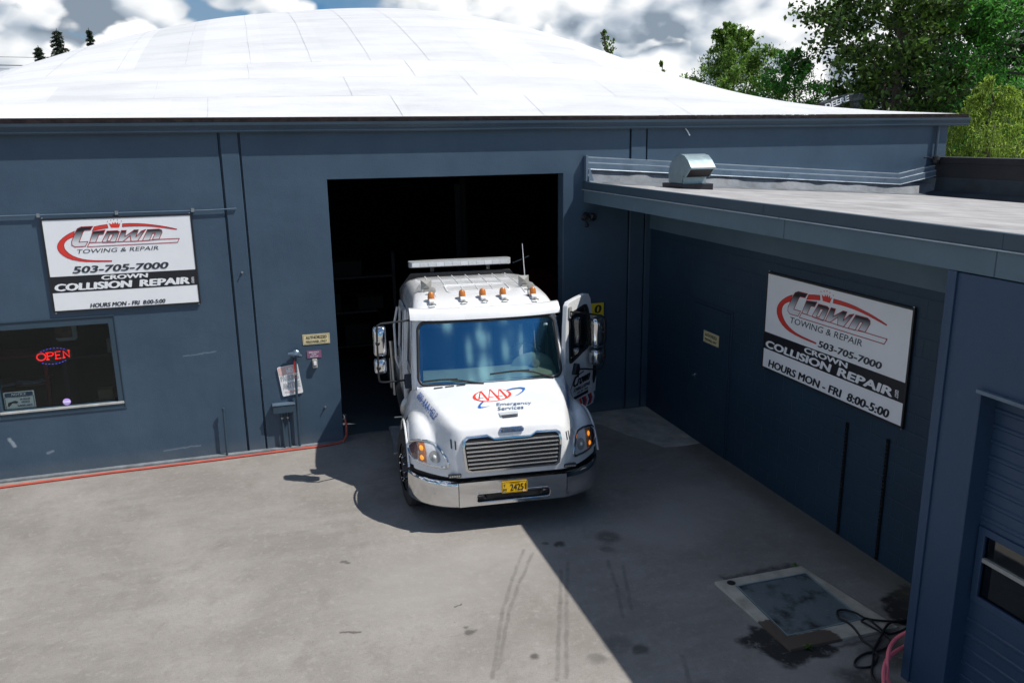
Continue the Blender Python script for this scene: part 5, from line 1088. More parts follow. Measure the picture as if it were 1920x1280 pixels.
# interior
q=MB(); q.box(-.93,.93,1.36,1.85,1.40,1.50); 
for k in range(1): q.grid(lambda i,j:(-.93+1.86*i/20,[1.34,1.42,1.62,1.78,1.88][j]+.05*(-.93+1.86*i/20)**2,[1.492,1.525,1.555,1.555,1.45][j]),21,5)
dsh=tb(q,'dashboard','cream',cab,smooth=True)
q=MB(); q.grid(lambda i,j:(.64+.30*math.cos(PI*i/12)*math.sin(PI/2*(1-j/6)*1.0),1.72+.16*(j/6-.5)*0+.14*math.sin(PI*i/12*1)*-math.sin(PI/2*(1-j/6))*.6,1.53+.20*math.sin(PI/2*j/6)),13,7); tb(q,'instrument_hood','cream',dsh,smooth=True)
q=MB(); q.lathe([(0,.06),(.012,.058),(.015,.03)],(.66,1.60,1.60),(0,-1,.5),16); tb(q,'speaker_grille','silverplastic',dsh)
q=MB(); c=Vector((.58,1.98,1.60)); ax=Vector((0,-.75,.66)).normalized(); u_=Vector((1,0,0)); v_=ax.cross(u_); q.tube([c+.21*(math.cos(a)*u_+math.sin(a)*v_) for a in [2*PI*k/24 for k in range(25)]],.016,8,cap=False)
for a in (.2,2.9,4.7): q.tube([c,c+.2*(math.cos(a)*u_+math.sin(a)*v_)],.014,6)
tb(q,'steering_wheel','blackpaint',cab,smooth=True)
for x in (-.55,.55):
    q=MB(); q.prism([rrect(x-.26,x+.26,1.05,2.02,.12)],lambda u,v,t:(u,2.55+t+(v-1.05)*.15,v),0,.14); q.box(x-.26,x+.26,2.05,2.6,1.05,1.2); tb(q,'seat','seat',cab,bevel=.03)
q=MB(); q.box(.60,.655,2.36,2.40,1.45,2.32); tb(q,'seat_belt','signwhite',cab)
q=MB(); q.tube([(.70,2.3,2.25),(.78,2.25,2.1),(.80,2.2,1.6)],.012,6); tb(q,'grab_bar','silverplastic',cab)
# side glass
for s_ in (-1,1):
    q=MB(); q.add([(s_*1.018,2.62,1.5),(s_*1.018,3.25,1.5),(s_*.98,3.25,2.235),(s_*.98,2.62,2.235)],[(0,1,2,3)]); tb(q,'side_window','sideglass',cab)
q=MB(); q.add([(-1.018,1.80,1.5),(-1.018,2.34,1.5),(-.98,2.34,2.235),(-.98,1.93,2.235)],[(0,1,2,3)]); tb(q,'side_window','sideglass',cab)
# passenger door skin, a little proud
q=MB(); pl_=[(1.42,.80),(2.46,.80),(2.46,1.46),(2.40,2.25),(1.90,2.25),(1.45,1.50)]; hl_=[(1.62,1.56),(2.36,1.56),(2.33,2.20),(1.93,2.20)]
sx=lambda z:-1.028+.045*max(0,(z-1.5)/.735)
q.prism([dense(pl_,3),hl_],lambda u,v,t:(sx(v)-t,u,v),.012,-.01); pd=tb(q,'passenger_door','whitepaint',bevel=.006)
q=MB(); q.prism([[(2.52,.95),(3.36,.95),(3.40,1.5),(3.30,2.25),(2.50,2.25)],[(2.62,1.56),(3.26,1.56),(3.20,2.18),(2.62,2.18)]],lambda u,v,t:(sx(v)-.03-t-.03*math.sin((u-2.5)*3.4),u,v),.014,-.02); rdoor=tb(q,'crew_door','whitepaint',bevel=.006)
q=MB(); q.tube([(-1.05,3.42,1.10),(-1.115,3.42,1.3),(-1.12,3.42,1.85),(-1.06,3.42,2.12)],.018,8); tb(q,'grab_rail','whitepaint',smooth=True)
q=MB(); put_text(q,'Crown',(1.55,1.22),(2.3,1.22),(1.60,1.40),lambda u,v,t:(-1.042-t,3.85-u,v),.004,.03); put_text(q,'TOWING & REPAIR',(1.55,1.12),(2.3,1.12),(1.57,1.18),lambda u,v,t:(-1.042-t,3.85-u,v),.004,.01); tb(q,'lettering','ink',pd)
q=MB()
for k in range(6): y=1.5+.16*k; q.prism([[(y,.86),(y+.07,.86),(y+.13,1.05),(y+.06,1.05)]],lambda u,v,t:(-1.042-t,u,v),.003)
tb(q,'stripes','aaared',pd)
# --- visor and roof fittings
q=MB(); vp=[(1.66,2.275),(1.565,2.262),(1.545,2.275),(1.575,2.34),(1.64,2.395),(1.70,2.41),(1.74,2.39)]
q.grid(lambda i,j:((i/20*2-1)*1.015,vp[j][0]+.085*((i/20*2-1))**2,vp[j][1]+.012*abs(i/20*2-1)**6+(.0)),21,7,); q.add([(s*1.015,y+.085,z+.012) for s in (-1,1) for y,z in vp],[tuple(range(7)),tuple(range(13,6,-1))]); tb(q,'visor','whitepaint',smooth=True,angle=60)
def zroof(x,y):
    return float(np.interp(y-.1*x*x,[l[1] for l in LV[7:]],[l[0] for l in LV[7:]])) if y<2.5 else 2.55
for x in (-.70,-.28,0,.28,.70):
    z=zroof(x,1.86); q=MB(); q.prism([[(1.80,-.004),(1.80,.03),(1.84,.055),(1.91,.055),(1.95,.02),(1.95,-.004)]],lambda u,v,t:(x+t,u+.085*x*x*0,z+v),-.035,.035); m_=tb(q,'marker_light','whitepaint',bevel=.008)
    q=MB(); q.lathe([(0,.046),(.03,.048),(.075,.043),(.10,.028),(.108,.010)],(x,1.90,z+.035),(0,.15,1),14); tb(q,'lens','amber',m_,smooth=True)
    q=MB(); q.tube([(x-.03,1.78,z-.01),(x+.0,1.76,z+.015),(x+.05,1.77,z-.01)],.012,6); tb(q,'bracket','silverplastic',m_)
for x in (-.69,.69):
    q=MB(); c=Vector((x+.03,2.14,2.575)); q.lathe([(-.02,.045),(0,.052),(.012,.052),(.016,.04)],c,(0,-1,.15),18); h=tb(q,'roof_lamp','silverplastic',smooth=True)
    q=MB(); q.tube([(x+.03,2.16,2.50),(x+.03,2.16,2.56)],.018,8); tb(q,'stalk','silverplastic',h)
    q=MB(); k=.075; q.add([(x-.03,2.26,2.64+0),(x-.03-k,2.30,2.70),(x-.03+k,2.30,2.70),(x-.03+k,2.30,2.56),(x-.03-k,2.30,2.56)],[(0,1,2),(0,2,3),(0,3,4),(0,4,1),(1,2,3,4)]); tb(q,'horn_plate','silverplastic',h)
    q=MB(); q.box(x-.06,x+.01,2.28,2.36,2.53,2.57); tb(q,'foot','silverplastic',h)
q=MB()
for x in (-.62,-.42,-.21,0,.21,.42,.62):
    pts=[(x,y,zroof(x,y)+.003) for y in [2.02+.06*k for k in range(25)]]
    if abs(x)<.5: pts=[p_ for p_ in pts if p_[1]>2.62 or p_[1]<1.95]
    if len(pts)>1: q.tube(pts,.0085,5)
loop=[(x,y,zroof(x,y)+.004) for x,y in dense(rrect(-.44,.44,2.16,2.58,.06,4),2)]
q.tube(loop+[loop[0]],.012,6,cap=False)
for x in (-.21,0,.21): q.tube([(x,y,zroof(x,y)+.003) for y in (2.22,2.3,2.4,2.52)],.007,5)
tb(q,'roof_rib','rib',cab,smooth=True)
q=MB(); q.tube([(.70,2.35,2.54),(.695,2.35,2.60),(.66,2.36,3.14)],[.012,.006,.004],6); q.lathe([(0,.03),(.02,.025),(.03,.01)],(.70,2.35,2.535),(0,0,1),12); tb(q,'antenna','signwhite',smooth=True)
q=MB(); q.tube([(.64,1.90,2.42),(.635,1.92,2.57)],[.011,.006],6); q.lathe([(0,.02),(.012,.018)],(.64,1.90,2.455),(0,0,1),10); tb(q,'antenna','blackpaint',smooth=True)
# light bar on the headboard behind the cab
q=MB(); q.prism([rrect(-.82,.82,3.90,4.10,.08)],lambda u,v,t:(u,v,2.625+t),0,.092); lb=tb(q,'light_bar','greenlight',bevel=.012)
for k in range(12):
    x=-.77+.128*k; q=MB(); q.box(x,x+.122,3.892,3.899,2.638,2.694); tb(q,'light_cell',('reflector' if k%3 else 'signwhite'),lb)
for x in (-.45,.45): q=MB(); q.box(x-.03,x+.03,3.97,4.03,2.5,2.624); tb(q,'post','blackpaint',lb)
q=MB(); q.prism([[(-.98,.9),(.98,.9),(.98,2.3),(.80,2.54),(-.80,2.54),(-.98,2.3)],[(-.86,1.5),(-.70,2.42),(.70,2.42),(.86,1.5)]],lambda u,v,t:(u,3.92+t,v),0,.09); tb(q,'headboard','blackpaint',bevel=.02)
# --- open driver door
th=R(45); hx,hy=1.03,1.47
def dm(u,v,t): return (hx+u*math.sin(th)+t*math.cos(th),hy+u*math.cos(th)-t*math.sin(th),v)
DO=[(.03,1.70),(.05,2.10),(.08,2.38),(.13,2.43),(.36,2.455),(.60,2.47),(.69,2.455),(.755,2.38),(.84,2.04),(.94,1.54),(.965,1.22),(.93,.90),(.88,.80),(.15,.80),(.05,.90),(.03,1.25)]
DW=[(.145,1.60),(.135,1.9),(.135,2.18),(.16,2.255),(.30,2.29),(.55,2.325),(.64,2.31),(.685,2.25),(.745,2.08),(.765,1.80),(.74,1.72),(.68,1.675),(.45,1.615),(.22,1.555),(.165,1.565)]
q=MB(); q.prism([DO,DW],dm,0,-.07); dr=tb(q,'driver_door','whitepaint',bevel=.012)
q=MB(); inn_=[(.45+(u-.45)*.90,1.93+(v-1.93)*.90) for u,v in DW]; q.prism([DW,inn_],dm,.004,-.02); tb(q,'window_seal','black',dr)
q=MB(); q.prism([DW],dm,-.015,-.02); tb(q,'window','sideglass',dr)
q=MB(); q.prism([[(.45,2.05),(.58,2.06),(.58,2.30),(.45,2.29)]],dm,-.03,-.034); tb(q,'window_sticker','navy',dr)
q=MB(); q.prism([[(.46,2.18),(.57,2.19),(.57,2.285),(.46,2.28)]],dm,-.0285); tb(q,'window_sticker','aaared',dr)
q=MB(); q.prism([[(.845,1.38),(.90,1.42),(.945,1.40),(.955,1.22),(.90,1.11),(.855,1.10),(.83,1.18)]],dm,.003,-.01); q.build('handle','blackpaint',dr,local=True,bevel=.004)
q=MB(); put_text(q,'Crown',(.22,1.19),(.72,1.19),(.30,1.345),dm,.004,.03); put_text(q,'TOWING & REPAIR',(.25,1.115),(.74,1.115),(.27,1.17),dm,.004,.015); put_text(q,'503-705-7000',(.36,1.065),(.68,1.065),(.37,1.10),dm,.004,.01); tb(q,'lettering','ink',dr)
q=MB(); stroke(q,[(.17,1.17),(.30,1.33),(.55,1.36)],.02,dm,.004,False); q.prism([[(.27,1.005),(.70,1.005),(.70,1.05),(.27,1.05)]],dm,.003); tb(q,'emblem','ink',dr)
for k,(u0,ma) in enumerate(((.42,'aaared'),(.50,'navy'),(.56,'aaared'),(.68,'navy'),(.73,'aaared'),(.86,'navy'))):
    q=MB(); q.prism([[(u0,.82),(u0+.06,.82),(u0+.11,.90),(u0+.06,.98),(u0+.0,.98),(u0+.05,.90)]] if u0<.8 else [[(u0,.82),(u0+.05,.84),(u0+.07,.92),(u0+.05,.98),(u0,.98),(u0+.04,.90)]],dm,.003); tb(q,'stripe',ma,dr)
# mirrors
def mirror(par,place0,heads,arm,brackets,ho=0):
    place=lambda u,v,t:place0(u,v,t+ho)
    for (u0,u1,z0,z1) in heads:
        q=MB(); out_=rrect(u0,u1,z0,z1,.05,5); n_=len(out_); cu,cv=(u0+u1)/2,(z0+z1)/2; vs=[]
        for sc_,tt in ((.90,-.075),(.985,-.06),(1,-.03),(1,.0),(.97,.035),(.88,.06),(.7,.078),(.4,.088)): vs+=[place(cu+(a_-cu)*sc_,cv+(b_-cv)*sc_,tt) for a_,b_ in out_]
        q.add(vs,[(k*n_+i,k*n_+(i+1)%n_,(k+1)*n_+(i+1)%n_,(k+1)*n_+i) for k in range(7) for i in range(n_)]+[tuple(range(n_)),tuple(range(7*n_,8*n_))]); m_=tb(q,'mirror_head','chrome',par,smooth=True,angle=60)
        q=MB(); q.prism([rrect(u0+.015,u1-.015,z0+.015,z1-.015,.025)],place,-.077,-.079); tb(q,'mirror_glass','steel',m_)
    place=place0
    q=MB(); q.tube([place(*p_) for p_ in arm],.0135,8); tb(q,'mirror_arm','blackpaint',par,smooth=True)
    for p_ in brackets:
        q=MB(); c=Vector(place(*p_)); n_=Vector(place(p_[0],p_[1],p_[2]+1))-c; q.lathe([(-.03,.03),(.015,.03),(.025,.018)],c,n_,12); tb(q,'mirror_clamp','blackpaint',par,smooth=True)
lp=lambda u,v,t:(u,1.65-t,v)
mirror(trk,lp,[(-1.505,-1.335,1.825,2.235),(-1.51,-1.345,1.59,1.80)],[(-.99,2.275,-.06),(-1.10,2.275,-.02),(-1.40,2.275,.06),(-1.445,2.255,.085),(-1.455,2.2,.09),(-1.46,1.57,.09),(-1.45,1.505,.085),(-1.40,1.48,.05),(-1.20,1.465,-.02),(-1.03,1.46,-.06)],[(-1.452,2.02,.085),(-1.455,1.69,.085)])
q=MB(); q.prism([[(1.50,1.40),(1.64,1.36),(1.76,1.44),(1.70,1.54),(1.58,1.58)]],lambda u,v,t:(-1.03-t,u,v),-.0,.09); tb(q,'mirror_bracket','blackpaint',bevel=.012)
mirror(dr,dm,[(.56,.95,1.66,2.10),(.56,.93,1.44,1.645)] if False else [(.60,.90,1.70,2.12),(.60,.88,1.45,1.675)],[(.12,2.30,.01),(.13,2.30,.05),(.35,2.25,.14),(.66,2.17,.22),(.715,2.13,.235),(.73,2.06,.24),(.75,1.48,.22),(.745,1.42,.21),(.70,1.38,.19),(.45,1.43,.08),(.28,1.46,.02)],[(.735,1.92,.235),(.75,1.57,.225)],.13)
q=MB(); q.prism([[(.20,1.40),(.31,1.37),(.36,1.45),(.34,1.53),(.26,1.55)]],dm,.0,.06); tb(q,'mirror_bracket','blackpaint',dr,bevel=.01)
q=MB(); q.prism([rrect(.10,.165,2.21,2.37,.03)],dm,.0,.025); tb(q,'mirror_pad','silverplastic',dr,bevel=.006)
# --- wheels
def wheel(x,y,s_,n_=1,st=0):
    ax_=Vector((s_*math.cos(st),s_*math.sin(st),0)); tn_=Vector((-math.sin(st),math.cos(st),0))
    q=MB(); prof=[(-.14,.30),(-.14,.44),(-.125,.485),(-.09,.503),(-.06,.505),(-.055,.493),(-.045,.493),(-.04,.505),(-.005,.505),(0,.493),(.01,.493),(.015,.505),(.05,.505),(.055,.493),(.065,.493),(.07,.505),(.09,.503),(.125,.485),(.14,.44),(.14,.30)]
    q.lathe(prof,(x,y,.503),ax_,48,caps=False); wl=tb(q,'wheel','tyre',smooth=True,angle=40)
    q=MB(); q.lathe([(.10,.30),(.125,.30),(.12,.27),(.05,.20),(.06,.13),(.13,.10),(.15,.09),(.155,.0)],(x,y,.503),ax_,32); tb(q,'rim','blackpaint',wl,smooth=True)
    q=MB()
    for k in range(10):
        a=2*PI*k/10; c=Vector((x,y,.503))+ax_*.05+tn_*.165*math.cos(a)+Vector((0,0,.165*math.sin(a))); q.lathe([(0,.017),(.05,.016),(.115,.011),(.12,.005)],c,ax_,8)
    tb(q,'lug_covers','chrome',wl,smooth=True)
wheel(-1.085,1.03,-1,1,R(6)); wheel(1.0,1.03,1,1,R(6)); wheel(-.95,6.6,-1); wheel(.95,6.6,1)
# running boards, chassis, tank, tow deck
for s_ in (-1,1):
    q=MB(); q.box(s_*1.0,s_*1.31,1.66,2.75,.43,.46)
    for k in range(16): q.box(s_*1.02,s_*1.295,1.70+.064*k,1.72+.064*k,.4605,.468)
    tb(q,'running_board','steel',bevel=.004)
    q=MB(); q.lathe([(0,.20),(.01,.24),(.03,.26),(1.0,.26),(1.03,.24),(1.04,.20)],(s_*.86,2.85,.66),(0,1,0),24); tb(q,'fuel_tank','steel',smooth=True)
    q=MB(); q.box(s_*.35,s_*.45,1.0,8.6,.55,.80); tb(q,'chassis_rail','blackpaint')
    q=MB(); q.box(s_*.75,s_*1.19,4.1,5.6,.62,1.15); tb(q,'tool_box','steel',bevel=.02)
    q=MB(); q.tube([(s_*1.12,4.0,.55),(s_*1.15,4.02,1.45)],.04,8); tb(q,'stack_pipe','steel',smooth=True)
q=MB(); q.box(-1.2,1.2,4.15,9.0,1.16,1.26); tb(q,'tow_deck','blackpaint',bevel=.01)
q=MB(); q.tube([(-1.0,6.6,.503),(1.0,6.6,.503)],.09,10); q.tube([(-.95,1.03,.48),(.95,1.03,.48)],.06,10); tb(q,'axle','blackpaint')
q=MB(); q.box(-.42,.42,.45,1.3,.45,1.05); tb(q,'engine_block','black')

# ================================================================== DIM GARAGE CONTENTS
t=thing('parked_car','dark red car in the gloom behind the tow truck','car',(5.5,6.4,0),R(8))
def cb(m,nm,ma,**k): 
    vs=m.v; rm=Matrix.Translation((4.9,4.6,0))@Matrix.Rotation(R(8),4,'Z'); return m.build(nm,ma,t,local=True,**k)
q=MB(); prof=[(-2.2,.45),(-2.25,.75),(-2.1,.92),(-1.2,1.02),(-.55,1.50),(.9,1.52),(1.6,1.08),(2.2,1.0),(2.3,.6),(2.2,.4)]
secs=[(-.85,0),(-.80,.0),(-.6,.05),(.6,.05),(.80,0),(.85,0)]
q.grid(lambda i,j:(secs[i][0]*(1 if prof[j][1]<1.05 else .82),prof[j][0],prof[j][1]+secs[i][1]-(.06 if abs(secs[i][0])>.84 else 0)),6,10); q.add([(s*.85*(1 if z<1.05 else .82),y,z-.06) for s in (-1,1) for y,z in prof]+[(s*.85,y,.4) for s in (-1,1) for y,z in prof],[(i,i+1,20+i+1,20+i) for i in range(9)]+[(10+i,11+i,31+i,30+i) for i in range(9)]); cb(q,'body','carred',smooth=True,angle=50)
q=MB(); q.add([(-.62,-1.14,1.09),(.62,-1.14,1.09),(.52,-.60,1.50),(-.52,-.60,1.50)],[(0,1,2,3)]); cb(q,'windshield','sideglass')
for s_ in (-1,1):
    for y in (-1.35,1.4):
        q=MB(); q.lathe([(-.1,.2),(-.1,.30),(-.08,.33),(.08,.33),(.1,.30),(.1,.2)],(s_*.78,y,.33),(1,0,0),20); cb(q,'wheel','tyre',smooth=True)
    q=MB(); q.box(s_*.5,s_*.8,-2.27,-2.2,.68,.80); cb(q,'headlight','reflector',bevel=.02)
t=thing('pole','thin pale pole lying slanted behind the truck roof lamp in the dark doorway','pole',(3.9,3.0,0))
q=MB(); q.tube([(3.74,3,2.19),(4.08,3,2.31)],.012,6); q.build('shaft','signwhite',t); q=MB(); q.tube([(3.9,3.02,.01),(3.9,3.02,2.24)],.02,6); q.build('stand','blackpaint',t)

# ================================================================== TREES AND BACKGROUND
def leafquad(vs,fs,c,d,n,l,w):
    b=len(vs); s_=n.cross(d)*w
    vs+=[c-d*l*.5,c+s_*.5-d*l*.05+n*l*.06,c+d*l*.5,c-s_*.5-d*l*.05+n*l*.06]; fs.append((b,b+1,b+2,b+3))
def rv(rn): 
    while True:
        v=Vector((rn.uniform(-1,1),rn.uniform(-1,1),rn.uniform(-1,1)))
        if .05<v.length<1: return v.normalized()
def broad_tree(label,base,h,tr,prof,nb,lm,leaf,nleaf,seed,start=.15,rise=.5,droop=.25,spread=.5,group=None,hang=0,name='broadleaf_tree',aspect=.62,subs=4):
    rn=random.Random(seed); t=thing(name,label,'tree',base,0,group); B=Vector(base)
    q=MB(); wob=[Vector((rn.uniform(-.12,.12)*h*.06*k,rn.uniform(-.12,.12)*h*.06*k,h*k/8)) for k in range(9)]
    tp=[B+w_ for w_ in wob]; q.tube(tp,[tr*(1-.9*k/8)+.012 for k in range(9)],8)
    def trunk(f): x=f*8; i=min(int(x),7); return tp[i].lerp(tp[i+1],x-i)
    pts=[]
    for i in range(nb):
        f=start+(1-start)*(i+rn.random()*.8)/nb; f=min(f,.985)
        L_=np.interp(f,[p_[0] for p_ in prof],[p_[1] for p_ in prof])*rn.uniform(.72,1.12)
        az=i*2.399+rn.uniform(-.4,.4); up=rise*(.5+f)+rn.uniform(-.15,.2)
        d=Vector((math.cos(az)*math.cos(up),math.sin(az)*math.cos(up),math.sin(up))); p0=trunk(f); path=[p0]
        n=6; cur=p0; dd=d.copy()
        for k in range(n):
            dd=(dd+Vector((rn.uniform(-.18,.18),rn.uniform(-.18,.18),-droop*.22+rn.uniform(-.1,.1)))).normalized(); cur=cur+dd*L_/n; path.append(cur)
        r0=max(.012,tr*.35*(1-f)+.015); q.tube(path,[r0*(1-.8*k/n) for k in range(n+1)],5,cap=False)
        for k in range(2,n+1): pts.append((path[k],.16*L_*(.4+.6*k/n) if k<n else .1*L_))
        for sidx in range(subs):
            k=rn.randint(2,n-1); sd=(dd+rv(rn)*.9); sd.z-=.1*droop; sd.normalize(); sl=L_*rn.uniform(.22,.42); a=path[k]; sp=[a+sd*sl*m/3+Vector((0,0,-droop*.12*sl*m*m/9)) for m in range(4)]
            q.tube(sp,[r0*.4,r0*.3,r0*.22,.006],4,cap=False)
            pts+= [(sp[m],spread*sl*.42) for m in (1,2,3)]
    q.build('trunk','bark',t,smooth=True)
    vs=[];fs=[]
    per=max(1,nleaf//len(pts))
    for c,sp in pts:
        m=int(per*rn.uniform(.35,1.7))
        for _ in range(m):
            o=Vector((rn.gauss(0,1),rn.gauss(0,1),rn.gauss(0,.75)))*sp
            if hang and rn.random()<.16:
                ln=rn.uniform(.25,.9)*hang*2; cc=c+o; sw=Vector((rn.uniform(-.12,.12),rn.uniform(-.12,.12),0))
                for kk in range(int(ln/.055)):
                    u=kk*.055; d=Vector((rn.uniform(-.5,.5),rn.uniform(-.5,.5),-1)).normalized(); n_=rv(rn); n_=n_-d*n_.dot(d)
                    if n_.length<.05: continue
                    n_.normalize(); leafquad(vs,fs,cc+Vector((0,0,-u))+sw*u*u,d,n_,leaf*rn.uniform(.6,1),leaf*aspect*.8)
                continue
            d=rv(rn); d.z-=.35+hang*.8; d.normalize(); n_=rv(rn); n_.z=abs(n_.z)+.3; n_=(n_-d*n_.dot(d)); 
            if n_.length<.05: continue
            n_.normalize(); l=leaf*rn.uniform(.65,1.35); leafquad(vs,fs,c+o,d,n_,l,l*aspect)
    m=MB(); m.v=[tuple(v) for v in vs]; m.f=fs; m.m=[0]*len(fs); m.build('crown',lm,t)
    return t
def conifer(label,base,h,rad,seed,group=None):
    rn=random.Random(seed); t=thing('conifer_tree',label,'tree',base,0,group); B=Vector(base)
    q=MB(); q.tube([B,B+Vector((0,0,h*.99))],[.22,.02],7); q.build('trunk','bark',t)
    vs=[];fs=[]; z=h*.25
    while z<h*.985:
        f=(z/h-.25)/.75; R_=rad*(1-f)**.95+.06
        for k in range(9):
            az=rn.uniform(0,2*PI); L_=R_*rn.uniform(.55,1.15)
            for m in range(12):
                u=(m+.5)/12; c=B+Vector((math.cos(az)*L_*u,math.sin(az)*L_*u,z+.18*L_*u-.42*L_*u*u))
                for _ in range(3):
                    d=Vector((math.cos(az),math.sin(az),-.25))+rv(rn)*.8; d.normalize(); n_=rv(rn); n_=n_-d*n_.dot(d); n_.normalize(); leafquad(vs,fs,c+rv(rn)*.06,d,n_,rn.uniform(.25,.45),.10)
        z+=h*.021
    m=MB(); m.v=[tuple(v) for v in vs]; m.f=fs; m.m=[0]*len(fs); m.build('crown',M['conif'],t)
M['conif']=leaf_mat('conifer needles',(.030,.050,.032),.4,.1)
M['poplar']=leaf_mat('poplar leaf',(.066,.145,.028),.8,.32)
M['locust']=leaf_mat('locust leaf',(.085,.31,.05),.55,.5)
M['weep']=leaf_mat('yellow green willow leaf',(.23,.37,.065),.7,.5)
M['birch']=leaf_mat('mid green birch leaf',(.135,.27,.05),.6,.45)
M['darkleaf']=leaf_mat('dark backdrop leaf',(.022,.055,.014),.6,.15)
broad_tree('tall dark poplar with open ragged crown behind the right end of the white roof',(29.6,22,0),14.5,.30,[(0,1),(.3,4.0),(.5,4.7),(.7,4.6),(.9,3.3),(1,1.5)],44,M['poplar'],.28,21000,11,start=.26,rise=.32,droop=.35,spread=.40)
broad_tree('bright green feathery tree at the upper right edge, right of the poplar',(33.4,18,0),13.5,.28,[(0,2),(.4,4.4),(.7,4.8),(1,2)],40,M['locust'],.26,22000,12,start=.25,rise=.25,droop=.5,spread=.5,aspect=.34)
broad_tree('yellow green weeping tree beside the right end of the white roof',(26.9,14,0),6.5,.12,[(0,1),(.4,2.0),(.7,2.1),(1,.7)],34,M['weep'],.15,15000,13,start=.25,rise=.5,droop=1.3,spread=.5,hang=.35,aspect=.3,name='weeping_tree')
broad_tree('dark dense tree deep behind the weeping tree at the right edge',(38.5,27,0),12,.3,[(0,3),(.4,5.2),(.8,4.6),(1,2)],34,M['darkleaf'],.36,22000,14,start=.1,rise=.2,droop=.4,spread=.7)
broad_tree('dark bushy tree low between the poplar and the weeping tree',(33.0,27,0),7.6,.2,[(0,3.4),(.4,3.8),(.8,2.6),(1,1)],26,M['darkleaf'],.24,9000,15,start=.1,rise=.3,droop=.3,spread=.7)
broad_tree('pointed birch showing above the roof slope, left of the small feathery tree',(25.1,30,0),10.6,.16,[(0,3.8),(.5,4.1),(.75,2.3),(.9,1.0),(1,.2)],64,M['birch'],.20,27000,16,start=.2,rise=.6,droop=.6,spread=.5,hang=.15,aspect=.45)
broad_tree('small feathery tree between the pointed birch and the tall poplar',(26.4,26,0),8.5,.13,[(0,2.6),(.5,2.9),(.8,2.2),(1,.6)],38,M['locust'],.20,14000,17,start=.3,rise=.6,droop=.7,spread=.5,aspect=.34)
broad_tree('twiggy tree whose topmost sprigs poke above the middle of the roof slope',(14.8,24,0),9.1,.10,[(0,1.2),(.7,1.3),(.9,.75),(1,.25)],20,M['poplar'],.15,1500,18,start=.45,rise=1.0,droop=0,spread=.3)
broad_tree('small tree showing only one leafy tip over the roof left of the birch',(17.8,24,0),7.85,.08,[(0,.8),(.8,.7),(1,.3)],12,M['birch'],.15,900,19,start=.4,rise=.8,droop=.3,spread=.4)
conifer('taller dark conifer peeping over the left end of the roof',(-14.2,60,0),13.1,2.9,21)
conifer('shorter dark conifer beside the taller one at the left edge of the roof',(-15.7,60.5,0),11.9,2.2,22)
conifer('lone slim conifer tip over the roof right of the conifer pair',(-12.0,60,0),13.2,1.15,23)
for i,(z,sag,lab) in enumerate(((9.25,.25,'topmost overhead wire at the left edge of the sky'),(8.83,.15,'second overhead wire from the top at the left edge'),(8.63,.3,'third overhead wire from the top at the left edge'),(8.25,.2,'lowest overhead wire at the left edge of the sky'))):
    t=thing('overhead_wire',lab,'wire',(-25,40,0),0,'overhead wires at the left')
    q=MB(); q.tube([(-40+2.5*k,40,z+.06*k*(-.2)+.004*(k-8)**2*sag) for k in range(17)],.012 if i!=1 else .022,5); q.build('wire','black',t)
t=thing('excavator','dark excavator with white boom lettering standing behind the white roof','excavator',(26.4,20.5,0))
q=MB(); bm_=lambda u,v,tt:(u,20.0+tt,v)
q.prism([[(23.45,5.42),(23.60,5.93),(24.9,6.30),(25.7,6.35),(25.8,6.05),(24.9,5.95),(23.7,5.40)]],bm_,-.18,.18); bo=q.build('boom','excav',t,bevel=.03)
q=MB(); put_text(q,'DEERE',(23.72,5.62),(24.95,6.02),(23.66,5.86),lambda u,v,tt:(u,20.0-.18-tt,v),.006,.03); q.build('lettering','signwhite',bo)
q=MB(); q.prism([[(25.15,6.1),(25.4,6.15),(26.0,5.4),(26.0,4.6),(25.5,4.6),(25.3,5.6)]],bm_,-.14,.14); q.build('stick','excav',t,bevel=.03)
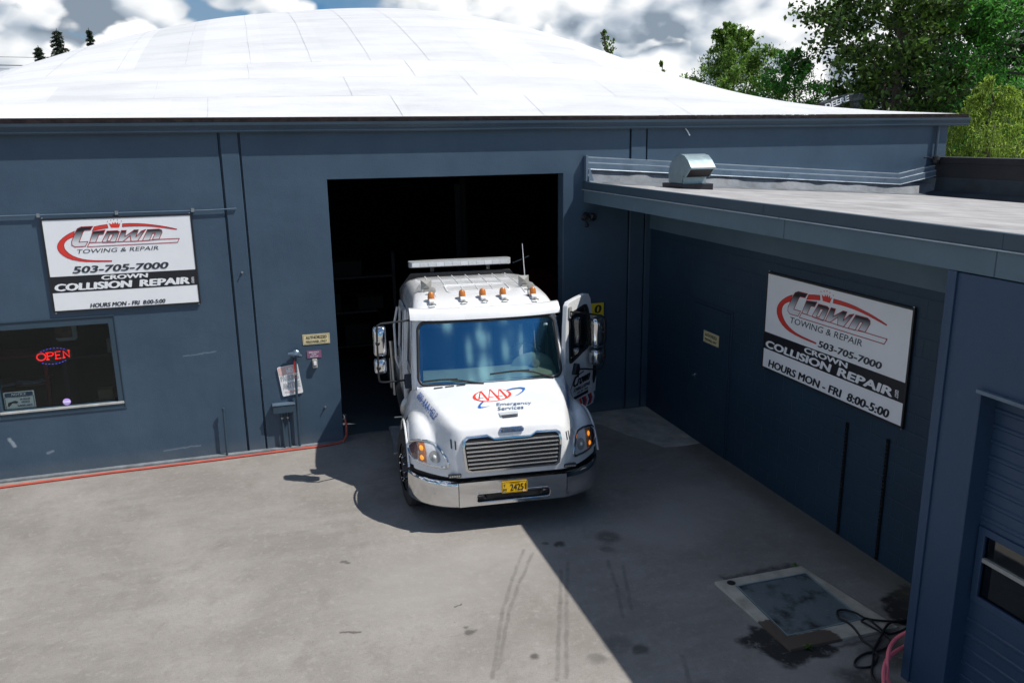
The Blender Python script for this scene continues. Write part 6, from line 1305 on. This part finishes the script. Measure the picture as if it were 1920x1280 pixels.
q=MB(); q.tube([(24.2,20.2,5.9),(25.2,20.2,6.1)],.06,8); q.build('ram','steel',t)
q=MB(); q.box(26.0,28.4,19.3,21.7,1.1,2.6); q.box(26.0,27.2,19.3,20.4,2.6,3.4); q.prism([[(26.3,2.4),(26.9,2.4),(26.1,5.0),(25.5,4.9)]],bm_,-.25,.25); q.build('cab','excav',t,bevel=.06)
for y in (19.2,21.4): q=MB(); q.prism([rrect(25.4,28.9,.02,.95,.45,6)],lambda u,v,tt,y=y:(u,y+tt,v),0,.5); q.build('track','black',t)

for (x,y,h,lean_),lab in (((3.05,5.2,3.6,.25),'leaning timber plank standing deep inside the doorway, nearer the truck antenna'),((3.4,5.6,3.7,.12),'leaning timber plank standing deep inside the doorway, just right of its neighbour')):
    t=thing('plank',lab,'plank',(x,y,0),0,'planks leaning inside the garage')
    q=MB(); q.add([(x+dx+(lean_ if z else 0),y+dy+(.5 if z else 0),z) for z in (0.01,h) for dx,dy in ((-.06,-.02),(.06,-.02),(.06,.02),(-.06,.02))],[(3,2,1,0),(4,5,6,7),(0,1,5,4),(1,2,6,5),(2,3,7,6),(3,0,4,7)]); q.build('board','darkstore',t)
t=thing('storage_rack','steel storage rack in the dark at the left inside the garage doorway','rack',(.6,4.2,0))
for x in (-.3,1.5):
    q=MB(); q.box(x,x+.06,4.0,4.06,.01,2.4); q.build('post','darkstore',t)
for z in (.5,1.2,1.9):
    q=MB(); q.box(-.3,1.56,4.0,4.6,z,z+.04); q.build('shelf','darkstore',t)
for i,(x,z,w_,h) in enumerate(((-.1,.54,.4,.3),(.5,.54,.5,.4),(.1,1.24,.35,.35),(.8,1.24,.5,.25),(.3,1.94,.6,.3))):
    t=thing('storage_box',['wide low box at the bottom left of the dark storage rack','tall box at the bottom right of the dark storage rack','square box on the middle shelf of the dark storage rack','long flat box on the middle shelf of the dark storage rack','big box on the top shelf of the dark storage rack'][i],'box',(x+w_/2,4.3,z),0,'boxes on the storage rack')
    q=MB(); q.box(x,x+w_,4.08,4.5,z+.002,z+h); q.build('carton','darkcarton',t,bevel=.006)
